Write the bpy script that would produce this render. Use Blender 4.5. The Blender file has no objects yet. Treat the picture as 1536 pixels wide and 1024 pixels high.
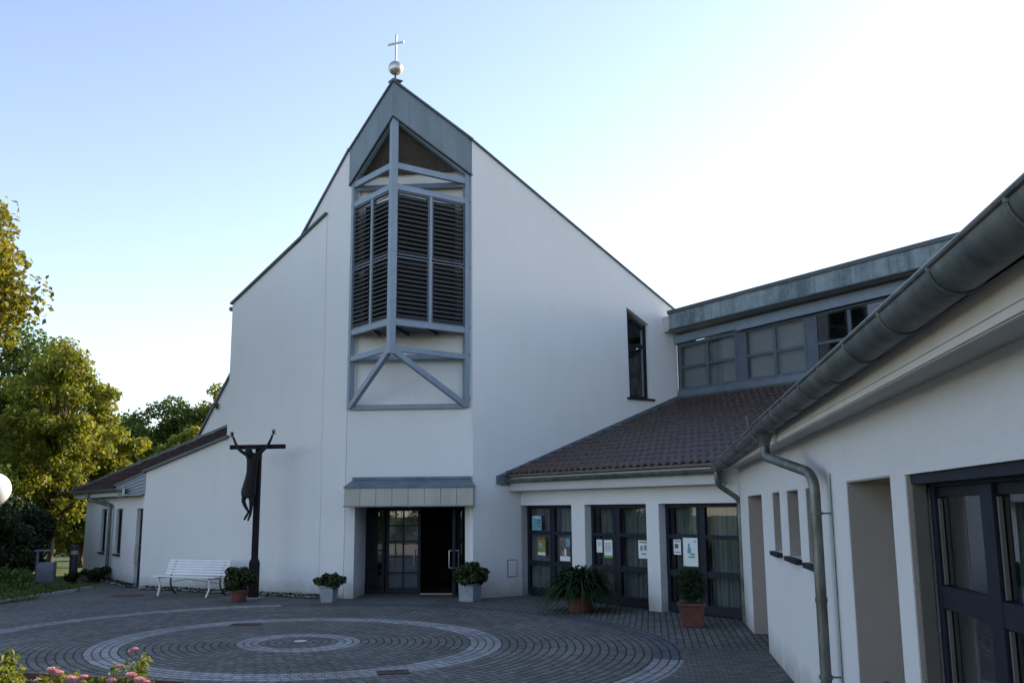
import bpy, bmesh, math, random
import numpy as np
from mathutils import Vector, Matrix
from mathutils.geometry import delaunay_2d_cdt
R = math.radians
random.seed(7)
rng = np.random.default_rng(11)
scene = bpy.context.scene
COL = scene.collection

# ------------------------------------------------------------------ materials
def new_mat(name):
    m = bpy.data.materials.new(name); m.use_nodes = True
    nt = m.node_tree; b = nt.nodes['Principled BSDF']
    return m, nt, b
def nd(nt, typ, **kw):
    n = nt.nodes.new(typ)
    for k, v in kw.items(): setattr(n, k, v)
    return n
def mathn(nt, op, a, b=None, c=None):
    n = nt.nodes.new('ShaderNodeMath'); n.operation = op
    for i, v in enumerate((a, b, c)):
        if v is None: continue
        if isinstance(v, (int, float)): n.inputs[i].default_value = v
        else: nt.links.new(v, n.inputs[i])
    return n.outputs[0]
def mixc(nt, fac, a, b, mode='MIX'):
    n = nt.nodes.new('ShaderNodeMix'); n.data_type = 'RGBA'; n.blend_type = mode
    ins = [n.inputs[0], n.inputs[6], n.inputs[7]]
    for s, v in zip(ins, (fac, a, b)):
        if isinstance(v, (int, float)): s.default_value = v
        elif isinstance(v, tuple): s.default_value = (*v, 1)
        else: nt.links.new(v, s)
    return n.outputs[2]
def noise(nt, scale, detail=4, rough=.55, vec=None, dist=0):
    n = nd(nt, 'ShaderNodeTexNoise'); n.inputs['Scale'].default_value = scale
    n.inputs['Detail'].default_value = detail; n.inputs['Roughness'].default_value = rough
    n.inputs['Distortion'].default_value = dist
    if vec is not None: nt.links.new(vec, n.inputs['Vector'])
    return n.outputs['Fac']
def ramp(nt, fac, p0, p1, c0=(0,0,0), c1=(1,1,1)):
    n = nd(nt, 'ShaderNodeValToRGB'); e = n.color_ramp.elements
    e[0].position, e[1].position = p0, p1
    e[0].color, e[1].color = (*c0, 1), (*c1, 1)
    nt.links.new(fac, n.inputs[0]); return n.outputs[0]
def geo_pos(nt, scale=(1,1,1)):
    g = nd(nt, 'ShaderNodeNewGeometry'); mp = nd(nt, 'ShaderNodeMapping'); mp.inputs['Scale'].default_value = scale
    nt.links.new(g.outputs['Position'], mp.inputs[0]); return mp.outputs[0]
def bump(nt, b, h, strength=.3, dist=.01):
    n = nd(nt, 'ShaderNodeBump'); n.inputs['Strength'].default_value = strength; n.inputs['Distance'].default_value = dist
    nt.links.new(h, n.inputs['Height']); nt.links.new(n.outputs[0], b.inputs['Normal'])

def surf(name, base, rough=.6, metal=0, var=.15, vscale=6, stretch=(1,1,1), bmp=0, bscale=80, spec=.5, alt=None):
    """plain weathered surface: two-scale noise variation of one real colour"""
    m, nt, b = new_mat(name)
    p = geo_pos(nt, stretch)
    n1 = noise(nt, vscale, 5, .6, p)
    dark = tuple(c * (1 - var) for c in base); lite = alt or tuple(min(1, c * (1 + var)) for c in base)
    c = ramp(nt, n1, .35, .65, dark, lite)
    nt.links.new(c, b.inputs['Base Color'])
    b.inputs['Roughness'].default_value = rough; b.inputs['Metallic'].default_value = metal
    b.inputs['Specular IOR Level'].default_value = spec
    if bmp: bump(nt, b, noise(nt, bscale, 3, .6, geo_pos(nt)), bmp, .004)
    return m

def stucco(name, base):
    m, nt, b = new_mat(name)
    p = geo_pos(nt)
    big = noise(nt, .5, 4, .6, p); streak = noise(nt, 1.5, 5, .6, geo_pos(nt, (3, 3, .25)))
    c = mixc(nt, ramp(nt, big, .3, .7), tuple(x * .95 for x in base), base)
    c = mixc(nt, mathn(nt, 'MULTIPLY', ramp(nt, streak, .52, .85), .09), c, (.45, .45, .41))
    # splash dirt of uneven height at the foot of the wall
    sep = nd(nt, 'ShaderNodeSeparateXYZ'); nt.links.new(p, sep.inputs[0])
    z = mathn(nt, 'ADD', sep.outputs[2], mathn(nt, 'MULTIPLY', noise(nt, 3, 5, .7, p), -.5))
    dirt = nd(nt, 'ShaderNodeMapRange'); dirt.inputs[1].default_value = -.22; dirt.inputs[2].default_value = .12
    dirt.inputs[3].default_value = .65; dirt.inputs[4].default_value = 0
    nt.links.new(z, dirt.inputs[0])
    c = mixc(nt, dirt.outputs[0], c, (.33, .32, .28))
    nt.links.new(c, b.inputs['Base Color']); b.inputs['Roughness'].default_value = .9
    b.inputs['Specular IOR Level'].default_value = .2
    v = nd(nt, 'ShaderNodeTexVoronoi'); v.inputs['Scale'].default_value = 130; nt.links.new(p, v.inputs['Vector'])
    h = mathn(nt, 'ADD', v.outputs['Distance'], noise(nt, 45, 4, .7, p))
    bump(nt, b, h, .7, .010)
    return m

def leaf_mat(name, c0, c1, c2, trans=.35):
    m, nt, b = new_mat(name)
    g = nd(nt, 'ShaderNodeNewGeometry')
    n = nd(nt, 'ShaderNodeValToRGB'); e = n.color_ramp.elements
    e[0].color, e[1].color = (*c0, 1), (*c2, 1); e[0].position = .05; e[1].position = .95
    k = e.new(.55); k.color = (*c1, 1)
    fac = mathn(nt, 'ADD', mathn(nt, 'MULTIPLY', g.outputs['Random Per Island'], .6),
                mathn(nt, 'MULTIPLY', noise(nt, .9, 3, .6, geo_pos(nt)), .45))
    nt.links.new(fac, n.inputs[0]); nt.links.new(n.outputs[0], b.inputs['Base Color'])
    b.inputs['Roughness'].default_value = .5; b.inputs['Specular IOR Level'].default_value = .3
    tr = nd(nt, 'ShaderNodeBsdfTranslucent'); nt.links.new(mixc(nt, 1.0, n.outputs[0], (1.3, 1.25, .55), 'MULTIPLY'), tr.inputs[0])
    mx = nd(nt, 'ShaderNodeMixShader'); mx.inputs[0].default_value = trans
    nt.links.new(b.outputs[0], mx.inputs[1]); nt.links.new(tr.outputs[0], mx.inputs[2])
    nt.links.new(mx.outputs[0], nt.nodes['Material Output'].inputs[0])
    return m

def glass_mat(name, tint=(.55, .6, .6), boost=1.0):
    m, nt, b = new_mat(name); nt.nodes.remove(b)
    t = nd(nt, 'ShaderNodeBsdfTransparent'); t.inputs[0].default_value = (*tint, 1)
    g = nd(nt, 'ShaderNodeBsdfGlossy'); g.inputs['Roughness'].default_value = .015
    g.inputs['Color'].default_value = (.95, .97, 1, 1)
    fr = nd(nt, 'ShaderNodeFresnel'); fr.inputs[0].default_value = 1.5
    mp = nd(nt, 'ShaderNodeBump'); mp.inputs['Strength'].default_value = .05; mp.inputs['Distance'].default_value = .01
    nt.links.new(noise(nt, 2.2, 1, .5, geo_pos(nt)), mp.inputs['Height']); nt.links.new(mp.outputs[0], g.inputs['Normal'])
    gb_ = nd(nt, 'ShaderNodeNewGeometry'); front = mathn(nt, 'SUBTRACT', 1.0, gb_.outputs['Backfacing'])
    mx = nd(nt, 'ShaderNodeMixShader'); nt.links.new(mathn(nt, 'MULTIPLY', mathn(nt, 'MULTIPLY', fr.outputs[0], 1.7 * boost), front), mx.inputs[0])
    nt.links.new(t.outputs[0], mx.inputs[1]); nt.links.new(g.outputs[0], mx.inputs[2])
    nt.links.new(mx.outputs[0], nt.nodes['Material Output'].inputs[0])
    return m

def paving_mat():
    """concentric courses of small concrete setts with pale granite bands, straight courses outside"""
    m, nt, b = new_mat('paving')
    g = nd(nt, 'ShaderNodeNewGeometry'); sep = nd(nt, 'ShaderNodeSeparateXYZ'); nt.links.new(g.outputs['Position'], sep.inputs[0])
    X0, Y0 = sep.outputs[0], sep.outputs[1]
    x = mathn(nt, 'ADD', X0, 3.34); y = mathn(nt, 'ADD', Y0, -15.37)
    a = R(116.4); c, s = math.cos(a), math.sin(a)
    px = mathn(nt, 'DIVIDE', mathn(nt, 'ADD', mathn(nt, 'MULTIPLY', x, c), mathn(nt, 'MULTIPLY', y, s)), 1.14)
    py = mathn(nt, 'ADD', mathn(nt, 'MULTIPLY', x, -s), mathn(nt, 'MULTIPLY', y, c))
    wob = mathn(nt, 'MULTIPLY', mathn(nt, 'SUBTRACT', noise(nt, 7, 3, .6, g.outputs['Position']), .5), .045)
    r = mathn(nt, 'ADD', mathn(nt, 'SQRT', mathn(nt, 'ADD', mathn(nt, 'MULTIPLY', px, px), mathn(nt, 'MULTIPLY', py, py))), wob)
    th = mathn(nt, 'ARCTAN2', py, px)
    W = .118
    q = mathn(nt, 'DIVIDE', r, W); k = mathn(nt, 'FLOOR', q); fr = mathn(nt, 'FRACT', q)
    N = mathn(nt, 'ROUND', mathn(nt, 'MULTIPLY', mathn(nt, 'ADD', k, .5), 2 * math.pi * .85))
    u = mathn(nt, 'ADD', mathn(nt, 'MULTIPLY', mathn(nt, 'DIVIDE', th, 2 * math.pi), N), mathn(nt, 'MULTIPLY', k, .5))
    cell = mathn(nt, 'FLOOR', u); fu = mathn(nt, 'FRACT', u)
    def edge(f, w): return mathn(nt, 'MULTIPLY', mathn(nt, 'MINIMUM', f, mathn(nt, 'SUBTRACT', 1.0, f)), w)
    dr, du = edge(fr, W), edge(fu, .135)
    # straight field, turned with the side wing
    a2 = R(8.1); c2, s2 = math.cos(a2), math.sin(a2)
    gx = mathn(nt, 'DIVIDE', mathn(nt, 'SUBTRACT', mathn(nt, 'MULTIPLY', X0, c2), mathn(nt, 'MULTIPLY', Y0, s2)), .11)
    gy = mathn(nt, 'DIVIDE', mathn(nt, 'ADD', mathn(nt, 'MULTIPLY', X0, s2), mathn(nt, 'MULTIPLY', Y0, c2)), .13)
    zone = mathn(nt, 'LESS_THAN', mathn(nt, 'MULTIPLY', gy, .13), 14.6)
    gx, gy = (mathn(nt, 'ADD', mathn(nt, 'MULTIPLY', gx, mathn(nt, 'SUBTRACT', 1.0, zone)), mathn(nt, 'MULTIPLY', mathn(nt, 'MULTIPLY', gy, 1.23), zone)),
              mathn(nt, 'ADD', mathn(nt, 'MULTIPLY', gy, mathn(nt, 'SUBTRACT', 1.0, zone)), mathn(nt, 'MULTIPLY', mathn(nt, 'MULTIPLY', gx, .81), zone)))
    gk = mathn(nt, 'FLOOR', gx); gy2 = mathn(nt, 'ADD', gy, mathn(nt, 'MULTIPLY', gk, .5)); gc = mathn(nt, 'FLOOR', gy2)
    dgx, dgy = edge(mathn(nt, 'FRACT', gx), .11), edge(mathn(nt, 'FRACT', gy2), .13)
    outer = mathn(nt, 'GREATER_THAN', r, 5.62)
    def mixf(f, p, q_): return mathn(nt, 'ADD', mathn(nt, 'MULTIPLY', p, mathn(nt, 'SUBTRACT', 1.0, f)), mathn(nt, 'MULTIPLY', q_, f))
    d1 = mixf(outer, dr, dgx); d2 = mixf(outer, du, dgy)
    def sm(d, e0, e1):
        n = nd(nt, 'ShaderNodeMapRange'); n.interpolation_type = 'SMOOTHSTEP'
        n.inputs[1].default_value, n.inputs[2].default_value = e0, e1; nt.links.new(d, n.inputs[0]); return n.outputs[0]
    block = mathn(nt, 'MULTIPLY', sm(d1, .004, .018), sm(d2, .001, .011))
    cv = nd(nt, 'ShaderNodeCombineXYZ'); nt.links.new(mixf(outer, k, mathn(nt, 'ADD', gk, 500)), cv.inputs[0]); nt.links.new(mixf(outer, cell, gc), cv.inputs[1])
    wn = nd(nt, 'ShaderNodeTexWhiteNoise'); nt.links.new(cv.outputs[0], wn.inputs['Vector']); rnd = wn.outputs['Value']
    def band(lo, hi): return mathn(nt, 'MULTIPLY', mathn(nt, 'GREATER_THAN', r, lo), mathn(nt, 'LESS_THAN', r, hi))
    b1 = band(.58, .94); b2 = band(2.598, 3.066); b3 = band(5.22, 5.60)
    # the outer band is pale only where it has been kept clean (left and front); world angle
    wa = mathn(nt, 'ARCTAN2', y, x)
    clean = mathn(nt, 'MAXIMUM', mathn(nt, 'GREATER_THAN', wa, R(106)), mathn(nt, 'LESS_THAN', wa, R(-20)))
    light = mathn(nt, 'MAXIMUM', mathn(nt, 'MAXIMUM', b1, b2), mathn(nt, 'MULTIPLY', b3, clean))
    dull = mathn(nt, 'MULTIPLY', b3, mathn(nt, 'SUBTRACT', 1.0, clean))
    grey = ramp(nt, rnd, 0, 1, (.128, .127, .120), (.215, .213, .200))
    pale = ramp(nt, rnd, 0, 1, (.27, .28, .285), (.42, .43, .43))
    blue = ramp(nt, rnd, 0, 1, (.09, .105, .13), (.14, .155, .19))
    col = mixc(nt, light, grey, pale); col = mixc(nt, dull, col, blue)
    dirt = ramp(nt, noise(nt, .55, 5, .65, g.outputs['Position']), .38, .72, (.72, .72, .72), (1.12, 1.12, 1.1))
    col = mixc(nt, 1.0, col, dirt, 'MULTIPLY')
    fine = ramp(nt, noise(nt, 60, 3, .7, g.outputs['Position']), .3, .7, (.85, .85, .85), (1.1, 1.1, 1.1))
    col = mixc(nt, 1.0, col, fine, 'MULTIPLY')
    joint = mixc(nt, light, mixc(nt, outer, (.018, .020, .019), (.042, .044, .043)), (.06, .065, .065))
    col = mixc(nt, block, joint, col)
    nt.links.new(col, b.inputs['Base Color']); b.inputs['Roughness'].default_value = .85
    b.inputs['Specular IOR Level'].default_value = .3
    h = mathn(nt, 'ADD', mathn(nt, 'MULTIPLY', block, 1.0), mathn(nt, 'MULTIPLY', rnd, .25))
    bump(nt, b, h, .7, .008)
    return m

def copper_band_mat():
    m, nt, b = new_mat('weathered_copper')
    p = geo_pos(nt)
    st = noise(nt, 2.6, 5, .65, geo_pos(nt, (1, 1, .12))); bl = noise(nt, 5, 4, .6, p)
    f = mathn(nt, 'ADD', mathn(nt, 'MULTIPLY', st, .7), mathn(nt, 'MULTIPLY', bl, .3))
    c = ramp(nt, f, .40, .62, (.10, .13, .145), (.27, .33, .345))
    nt.links.new(c, b.inputs['Base Color']); b.inputs['Roughness'].default_value = .6
    b.inputs['Metallic'].default_value = .15
    return m

M = dict(
    stucco=stucco('white_render', (.86, .86, .85)),
    jamb=stucco('render_reveal_shade', (.46, .41, .36)),  # beige version of the white render, shade of the reveals put into its colour
    cream=surf('painted_fascia', (.66, .62, .55), .6, var=.05, vscale=2),
    soffit=surf('painted_soffit', (.50, .50, .48), .6, var=.05, vscale=2),
    tile_dark=surf('dark_brown_old_tile', (.030, .018, .015), .85, var=.5, vscale=8, alt=(.075, .046, .038), spec=.08),
    door_backing=surf('grey_door_backing', (.16, .17, .18), .8, var=.2, vscale=3),
    soffit_dark=surf('grey_beige_trim', (.15, .14, .12), .6, var=.1, vscale=3),
    timber=surf('dark_soffit_boards', (.125, .108, .098), .7, var=.25, vscale=3),
    frame=surf('blue_grey_steel_paint', (.21, .27, .34), .42, var=.07, vscale=4, spec=.5),
    wframe=surf('navy_window_frame', (.013, .017, .028), .55, var=.15, vscale=3, spec=.25),
    wframe2=surf('slate_window_frame', (.075, .10, .13), .4, var=.12, vscale=3),
    louvre=surf('dark_louvre_metal', (.032, .034, .038), .5, var=.2, vscale=5),
    fascia=surf('blue_grey_sheet_metal', (.135, .18, .21), .5, metal=.05, var=.14, vscale=2.2, stretch=(1, 1, .3)),
    copper=copper_band_mat(),
    coping=surf('dark_coping_metal', (.07, .085, .09), .5, metal=.2, var=.2, vscale=4),
    zinc=surf('aged_zinc', (.115, .145, .145), .48, metal=.45, var=.3, vscale=5, alt=(.20, .21, .19)),
    pipe=surf('aged_copper_pipe', (.16, .145, .12), .42, metal=.5, var=.35, vscale=7, stretch=(1, 1, .4), alt=(.20, .23, .21)),
    canopy=surf('pale_canopy_metal', (.42, .41, .35), .55, metal=.0, var=.10, vscale=2.5, stretch=(1, 1, .3)),
    canopy_roof=surf('canopy_roof_sheet', (.13, .16, .19), .5, metal=.2, var=.2, vscale=3),
    tile=surf('brown_concrete_tile', (.030, .018, .015), .5, var=.45, vscale=11, bmp=.3, bscale=120, alt=(.080, .048, .040), spec=.5),
    glass=glass_mat('window_glass', (.84, .87, .86)),
    glass_door=glass_mat('door_glass', (.8, .84, .85), 1.9),
    glass_hi=glass_mat('clerestory_glass', (.82, .85, .85), .9),
    curtain=surf('sheer_curtain', (.22, .24, .24), .9, var=.35, vscale=3, stretch=(6, 6, .3)),
    blind=surf('grey_blind', (.30, .31, .31), .8, var=.08, vscale=2),
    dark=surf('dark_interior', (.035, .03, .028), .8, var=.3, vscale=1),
    intfloor=surf('interior_floor', (.10, .07, .05), .4, var=.3, vscale=2),
    steel=surf('brushed_steel', (.55, .55, .54), .3, metal=.9, var=.1, vscale=8),
    ballmetal=surf('satin_finial_metal', (.55, .53, .50), .38, metal=.75, var=.2, vscale=6),
    white=surf('white_bench_paint', (.78, .78, .77), .45, var=.06, vscale=5),
    brownwood=surf('red_brown_bench_wood', (.13, .065, .05), .5, var=.3, vscale=3, stretch=(1, 6, 6)),
    iron=surf('black_bench_iron', (.02, .02, .02), .45, var=.2, vscale=6),
    bronze=surf('dark_bronze', (.009, .009, .010), .62, var=.3, vscale=7, spec=.25),
    beam=surf('dark_brown_steel_post', (.010, .008, .010), .75, metal=.0, var=.25, vscale=4, spec=.2),
    terra=surf('terracotta', (.135, .052, .040), .75, var=.2, vscale=8, bmp=.2),
    stonepot=surf('grey_stone_tub', (.27, .30, .33), .85, var=.12, vscale=8, bmp=.3),
    soil=surf('soil', (.04, .03, .022), .95, var=.3, vscale=20, bmp=.8, bscale=30),
    bark=surf('bark', (.075, .055, .04), .9, var=.35, vscale=9, stretch=(3, 3, .6), bmp=.6, bscale=30),
    kerb=surf('kerb_stone', (.30, .30, .29), .85, var=.2, vscale=9, bmp=.3),
    grate=surf('rusty_iron', (.075, .045, .036), .7, metal=.3, var=.35, vscale=15),
    plate=surf('pale_stone_plate', (.55, .55, .53), .6, var=.1, vscale=12),
    binm=surf('galvanised_bin', (.15, .18, .22), .5, metal=.3, var=.15, vscale=6),
    bollard=surf('anthracite_bollard', (.035, .04, .06), .4, var=.15, vscale=5),
    lens=surf('opal_lens', (.45, .42, .34), .3, var=.05, vscale=5),
    paper=surf('white_paper', (.74, .76, .76), .7, var=.03, vscale=4),
    ink=surf('grey_ink', (.10, .11, .12), .7, var=.1),
    pblue=surf('poster_blue', (.16, .36, .46), .7, var=.25, vscale=14),
    pyellow=surf('poster_orange', (.42, .26, .05), .7, var=.4, vscale=12, alt=(.36, .28, .03)),
    pgreen=surf('poster_green', (.12, .34, .10), .7, var=.1),
    pphoto=surf('poster_photo', (.05, .07, .10), .6, var=.7, vscale=16, alt=(.22, .18, .16)),
    pteal=surf('poster_teal', (.14, .38, .40), .7, var=.3, vscale=20),
    gravel=surf('pale_gravel', (.42, .37, .30), .95, var=.15, vscale=30, bmp=.6, bscale=60),
    grass=surf('lawn', (.07, .11, .025), .9, var=.35, vscale=3, bmp=.8, bscale=60, alt=(.11, .15, .04)),
    rose=surf('rose_petals', (.86, .42, .46), .6, var=.15, vscale=40, alt=(.92, .60, .58)),
    maple=leaf_mat('maple_leaves', (.08, .11, .018), (.19, .19, .025), (.34, .24, .035), .5),
    ygreen=leaf_mat('yellow_green_leaves', (.09, .13, .022), (.20, .23, .035), (.36, .29, .05), .5),
    green=leaf_mat('mid_green_leaves', (.04, .08, .018), (.085, .135, .028), (.16, .19, .04), .45),
    dkgreen=leaf_mat('dark_green_leaves', (.012, .028, .010), (.022, .045, .014), (.04, .065, .02), .2),
    rosegreen=leaf_mat('rose_leaves', (.08, .13, .02), (.18, .22, .03), (.36, .32, .07), .45),
    potgreen=leaf_mat('pot_plant_leaves', (.018, .035, .010), (.035, .06, .015), (.07, .05, .025), .2),
    strap=leaf_mat('strap_leaves', (.010, .028, .010), (.018, .042, .014), (.035, .07, .02), .15),
    paving=paving_mat(),
)
# frosted white glass globe
gm, gnt, gb = new_mat('opal_globe')
gb.inputs['Base Color'].default_value = (.85, .84, .82, 1); gb.inputs['Roughness'].default_value = .25
gb.inputs['Subsurface Weight'].default_value = .6; gb.inputs['Subsurface Radius'].default_value = (.2, .2, .2)
M['globe'] = gm

# ------------------------------------------------------------------ helpers
class Frame:
    """wall frame: origin (x, y), direction d along the wall, n outwards, z up"""
    def __init__(s, o, d, n): s.o = Vector(o); s.d = Vector(d).normalized(); s.n = Vector(n).normalized()
    def __call__(s, a, off, z):
        p = s.o + s.d * a + s.n * off
        return Vector((p.x, p.y, z))
WORLD = Frame((0, 0), (1, 0), (0, 1))
def fr_at(x, y, ang):
    a = R(ang); return Frame((x, y), (math.cos(a), math.sin(a)), (-math.sin(a), math.cos(a)))

class MB:
    def __init__(s): s.v = []; s.f = []
    def add(s, vs, fs):
        o = len(s.v); s.v += [tuple(p) for p in vs]; s.f += [tuple(i + o for i in f) for f in fs]; return s
    def hexa(s, P):
        return s.add(P, [(0, 3, 2, 1), (4, 5, 6, 7), (0, 1, 5, 4), (1, 2, 6, 5), (2, 3, 7, 6), (3, 0, 4, 7)])
    def box(s, F, a0, a1, o0, o1, z0, z1):
        return s.hexa([F(a0, o0, z0), F(a1, o0, z0), F(a1, o1, z0), F(a0, o1, z0), F(a0, o0, z1), F(a1, o0, z1), F(a1, o1, z1), F(a0, o1, z1)])
    def prism(s, F, poly, o0, o1):
        n = len(poly); P = [F(a, o0, z) for a, z in poly] + [F(a, o1, z) for a, z in poly]
        return s.add(P, [tuple(range(n)), tuple(range(2 * n - 1, n - 1, -1))] + [(i, i + n, (i + 1) % n + n, (i + 1) % n) for i in range(n)])
    def bar(s, p, q, w, h=None, up=(0, 0, 1)):
        h = h or w; p = Vector(p); q = Vector(q); d = (q - p).normalized(); up = Vector(up)
        if abs(d.dot(up)) > .98: up = Vector((1, 0, 0))
        x = d.cross(up).normalized() * (w / 2); y = x.cross(d).normalized() * (h / 2)
        return s.hexa([p - x - y, p + x - y, p + x + y, p - x + y, q - x - y, q + x - y, q + x + y, q - x + y])
    def tube(s, pts, r, n=12, cap=True):
        pts = [Vector(p) for p in pts]; m = len(pts); rs = r if isinstance(r, (list, tuple)) else [r] * m
        base = len(s.v); prev = None
        for i, p in enumerate(pts):
            t = (pts[min(i + 1, m - 1)] - pts[max(i - 1, 0)]).normalized()
            if prev is None:
                ref = Vector((0, 0, 1)) if abs(t.z) < .9 else Vector((1, 0, 0)); x = t.cross(ref).normalized()
            else: x = (prev - t * prev.dot(t)).normalized()
            prev = x; y = t.cross(x)
            for k in range(n):
                a = 2 * math.pi * k / n; s.v.append(tuple(p + (x * math.cos(a) + y * math.sin(a)) * rs[i]))
        for i in range(m - 1):
            for k in range(n):
                a = base + i * n + k; b = base + i * n + (k + 1) % n
                s.f.append((a, b, b + n, a + n))
        if cap:
            s.f.append(tuple(base + k for k in range(n - 1, -1, -1))); s.f.append(tuple(base + (m - 1) * n + k for k in range(n)))
        return s
    def lathe(s, c, prof, n=24, sq=False):
        """prof = [(r, z)]"""
        base = len(s.v)
        for r_, z in prof:
            for k in range(n):
                a = 2 * math.pi * k / n; s.v.append((c[0] + r_ * math.cos(a), c[1] + r_ * math.sin(a), c[2] + z))
        for i in range(len(prof) - 1):
            for k in range(n):
                a = base + i * n + k; b = base + i * n + (k + 1) % n; s.f.append((a, b, b + n, a + n))
        s.f.append(tuple(base + k for k in range(n - 1, -1, -1))); s.f.append(tuple(base + (len(prof) - 1) * n + k for k in range(n)))
        return s
    def build(s, name, mat, parent=None, smooth=False, bevel=0, origin=None, mats=None):
        me = bpy.data.meshes.new(name)
        org = Vector(parent.location if parent is not None and parent.parent is None else (0, 0, 0)) if origin is None else Vector(origin)
        if parent is not None and parent.parent is not None: org = Vector(parent['_org'])
        me.from_pydata([tuple(Vector(v) - org) for v in s.v], [], s.f)
        me.materials.append(M[mat]); me.update()
        bm = bmesh.new(); bm.from_mesh(me); bmesh.ops.remove_doubles(bm, verts=bm.verts, dist=1e-5)
        bmesh.ops.recalc_face_normals(bm, faces=bm.faces); bm.to_mesh(me); bm.free()
        if smooth: me.shade_smooth() if hasattr(me, 'shade_smooth') else None
        o = bpy.data.objects.new(name, me); COL.objects.link(o)
        if parent is not None:
            o.parent = parent; o['_org'] = tuple(org)
        else: o.location = org; o['_org'] = tuple(org)
        if bevel:
            b = o.modifiers.new('bevel', 'BEVEL'); b.width = bevel; b.segments = 2; b.limit_method = 'ANGLE'; b.angle_limit = R(40)
        if smooth:
            for p in me.polygons: p.use_smooth = True
            try: me.set_sharp_from_angle(angle=R(40))
            except Exception: pass
        return o
def build_each(mb, name, mat, parent, **kw):
    """one object per connected piece"""
    par = list(range(len(mb.v)))
    def find(i):
        while par[i] != i: par[i] = par[par[i]]; i = par[i]
        return i
    for f in mb.f:
        for a in f[1:]: par[find(a)] = find(f[0])
    groups = {}
    for f in mb.f: groups.setdefault(find(f[0]), []).append(f)
    out = []
    for fs in groups.values():
        idx = sorted({i for f in fs for i in f}); m = {j: k for k, j in enumerate(idx)}
        q = MB(); q.v = [mb.v[i] for i in idx]; q.f = [tuple(m[i] for i in f) for f in fs]
        out.append(q.build(name, mat, parent, **kw))
    return out
def tag(o, label=None, cat=None, group=None, kind=None):
    if label: o['label'] = label
    if cat: o['category'] = cat
    if group: o['group'] = group
    if kind: o['kind'] = kind
    return o
def thing(name, label, cat, loc, group=None, rz=0):
    o = bpy.data.objects.new(name, None); COL.objects.link(o); o.location = loc; o.empty_display_size = .2
    o.rotation_euler = (0, 0, rz)
    return tag(o, label, cat, group)
def copy_tree(o, parent=None):
    c = o.copy(); COL.objects.link(c); c.parent = parent
    for ch in list(o.children): copy_tree(ch, c)
    return c
def inside(p, poly):
    x, y = p; c = False; n = len(poly)
    for i in range(n):
        x0, y0 = poly[i]; x1, y1 = poly[(i + 1) % n]
        if (y0 > y) != (y1 > y) and x < (x1 - x0) * (y - y0) / (y1 - y0) + x0: c = not c
    return c
def wall(F, outline, holes, o_front, o_back, mb=None):
    """wall slab with openings"""
    mb = mb or MB(); loops = [outline] + holes; vs = []; ed = []
    for L in loops:
        b = len(vs); vs += [Vector(p) for p in L]; ed += [(b + i, b + (i + 1) % len(L)) for i in range(len(L))]
    V, E, Fc, *_ = delaunay_2d_cdt(vs, ed, [], 0, 1e-6)
    tri = []
    for f in Fc:
        c = sum((V[i] for i in f), Vector((0, 0))) / len(f)
        if inside(c, outline) and not any(inside(c, h) for h in holes): tri.append(tuple(f))
    n = len(V)
    mb.add([F(v.x, o_front, v.y) for v in V] + [F(v.x, o_back, v.y) for v in V], tri + [tuple(i + n for i in reversed(t)) for t in tri])
    for L in loops:
        m = len(L)
        for i in range(m):
            (a0, z0), (a1, z1) = L[i], L[(i + 1) % m]
            mb.add([F(a0, o_front, z0), F(a1, o_front, z1), F(a1, o_back, z1), F(a0, o_back, z0)], [(0, 1, 2, 3)])
    return mb
def rect(a0, a1, z0, z1): return [(a0, z0), (a1, z0), (a1, z1), (a0, z1)]
def arc(p, q, r_, n=6):
    pass
def smooth_path(pts, rad=.12, n=5):
    """round the corners of a polyline"""
    pts = [Vector(p) for p in pts]; out = [pts[0]]
    for i in range(1, len(pts) - 1):
        a, b, c = pts[i - 1], pts[i], pts[i + 1]
        r1 = min(rad, (a - b).length * .45, (c - b).length * .45)
        p = b + (a - b).normalized() * r1; q = b + (c - b).normalized() * r1
        for k in range(n + 1):
            t = k / n; out.append(p * (1 - t) ** 2 + b * 2 * t * (1 - t) + q * t * t)
    out.append(pts[-1]); return out

# ------------------------------------------------------------------ foliage
def leaves_mesh(centres, radii, count, size, droop=.0, shell=.55, flat=1.0, aspect=.62):
    """leaf quads (slightly folded) spread over clumps; returns verts, faces"""
    centres = np.asarray(centres, float); radii = np.asarray(radii, float)
    if radii.ndim == 1: radii = np.stack([radii, radii, radii * .8], 1)
    w = np.prod(radii, axis=1) ** (2 / 3); w /= w.sum()
    idx = rng.choice(len(centres), count, p=w)
    d = rng.normal(size=(count, 3)); d /= np.linalg.norm(d, axis=1)[:, None]
    rr = shell + (1 - shell) * rng.random(count) ** .6
    rr *= np.where(rng.random(count) < .12, 1.15, 1)
    c = centres[idx] + d * rr[:, None] * radii[idx]
    nrm = d * .7 + rng.normal(size=(count, 3)) * .6 + [0, 0, .35]; nrm /= np.linalg.norm(nrm, axis=1)[:, None]
    t = rng.normal(size=(count, 3)) + [0, 0, -droop]; t -= nrm * (t * nrm).sum(1)[:, None]; t /= np.linalg.norm(t, axis=1)[:, None]
    s = np.cross(nrm, t); L = size * (.6 + .8 * rng.random(count))[:, None]
    a = c - t * L * .5; b = c + t * L * .5; m1 = c + s * L * aspect * .5 + nrm * L * .12 - t * L * .05; m2 = c - s * L * aspect * .5 + nrm * L * .12 - t * L * .05
    V = np.stack([a, m1, b, m2], 1).reshape(-1, 3)
    return V
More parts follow.
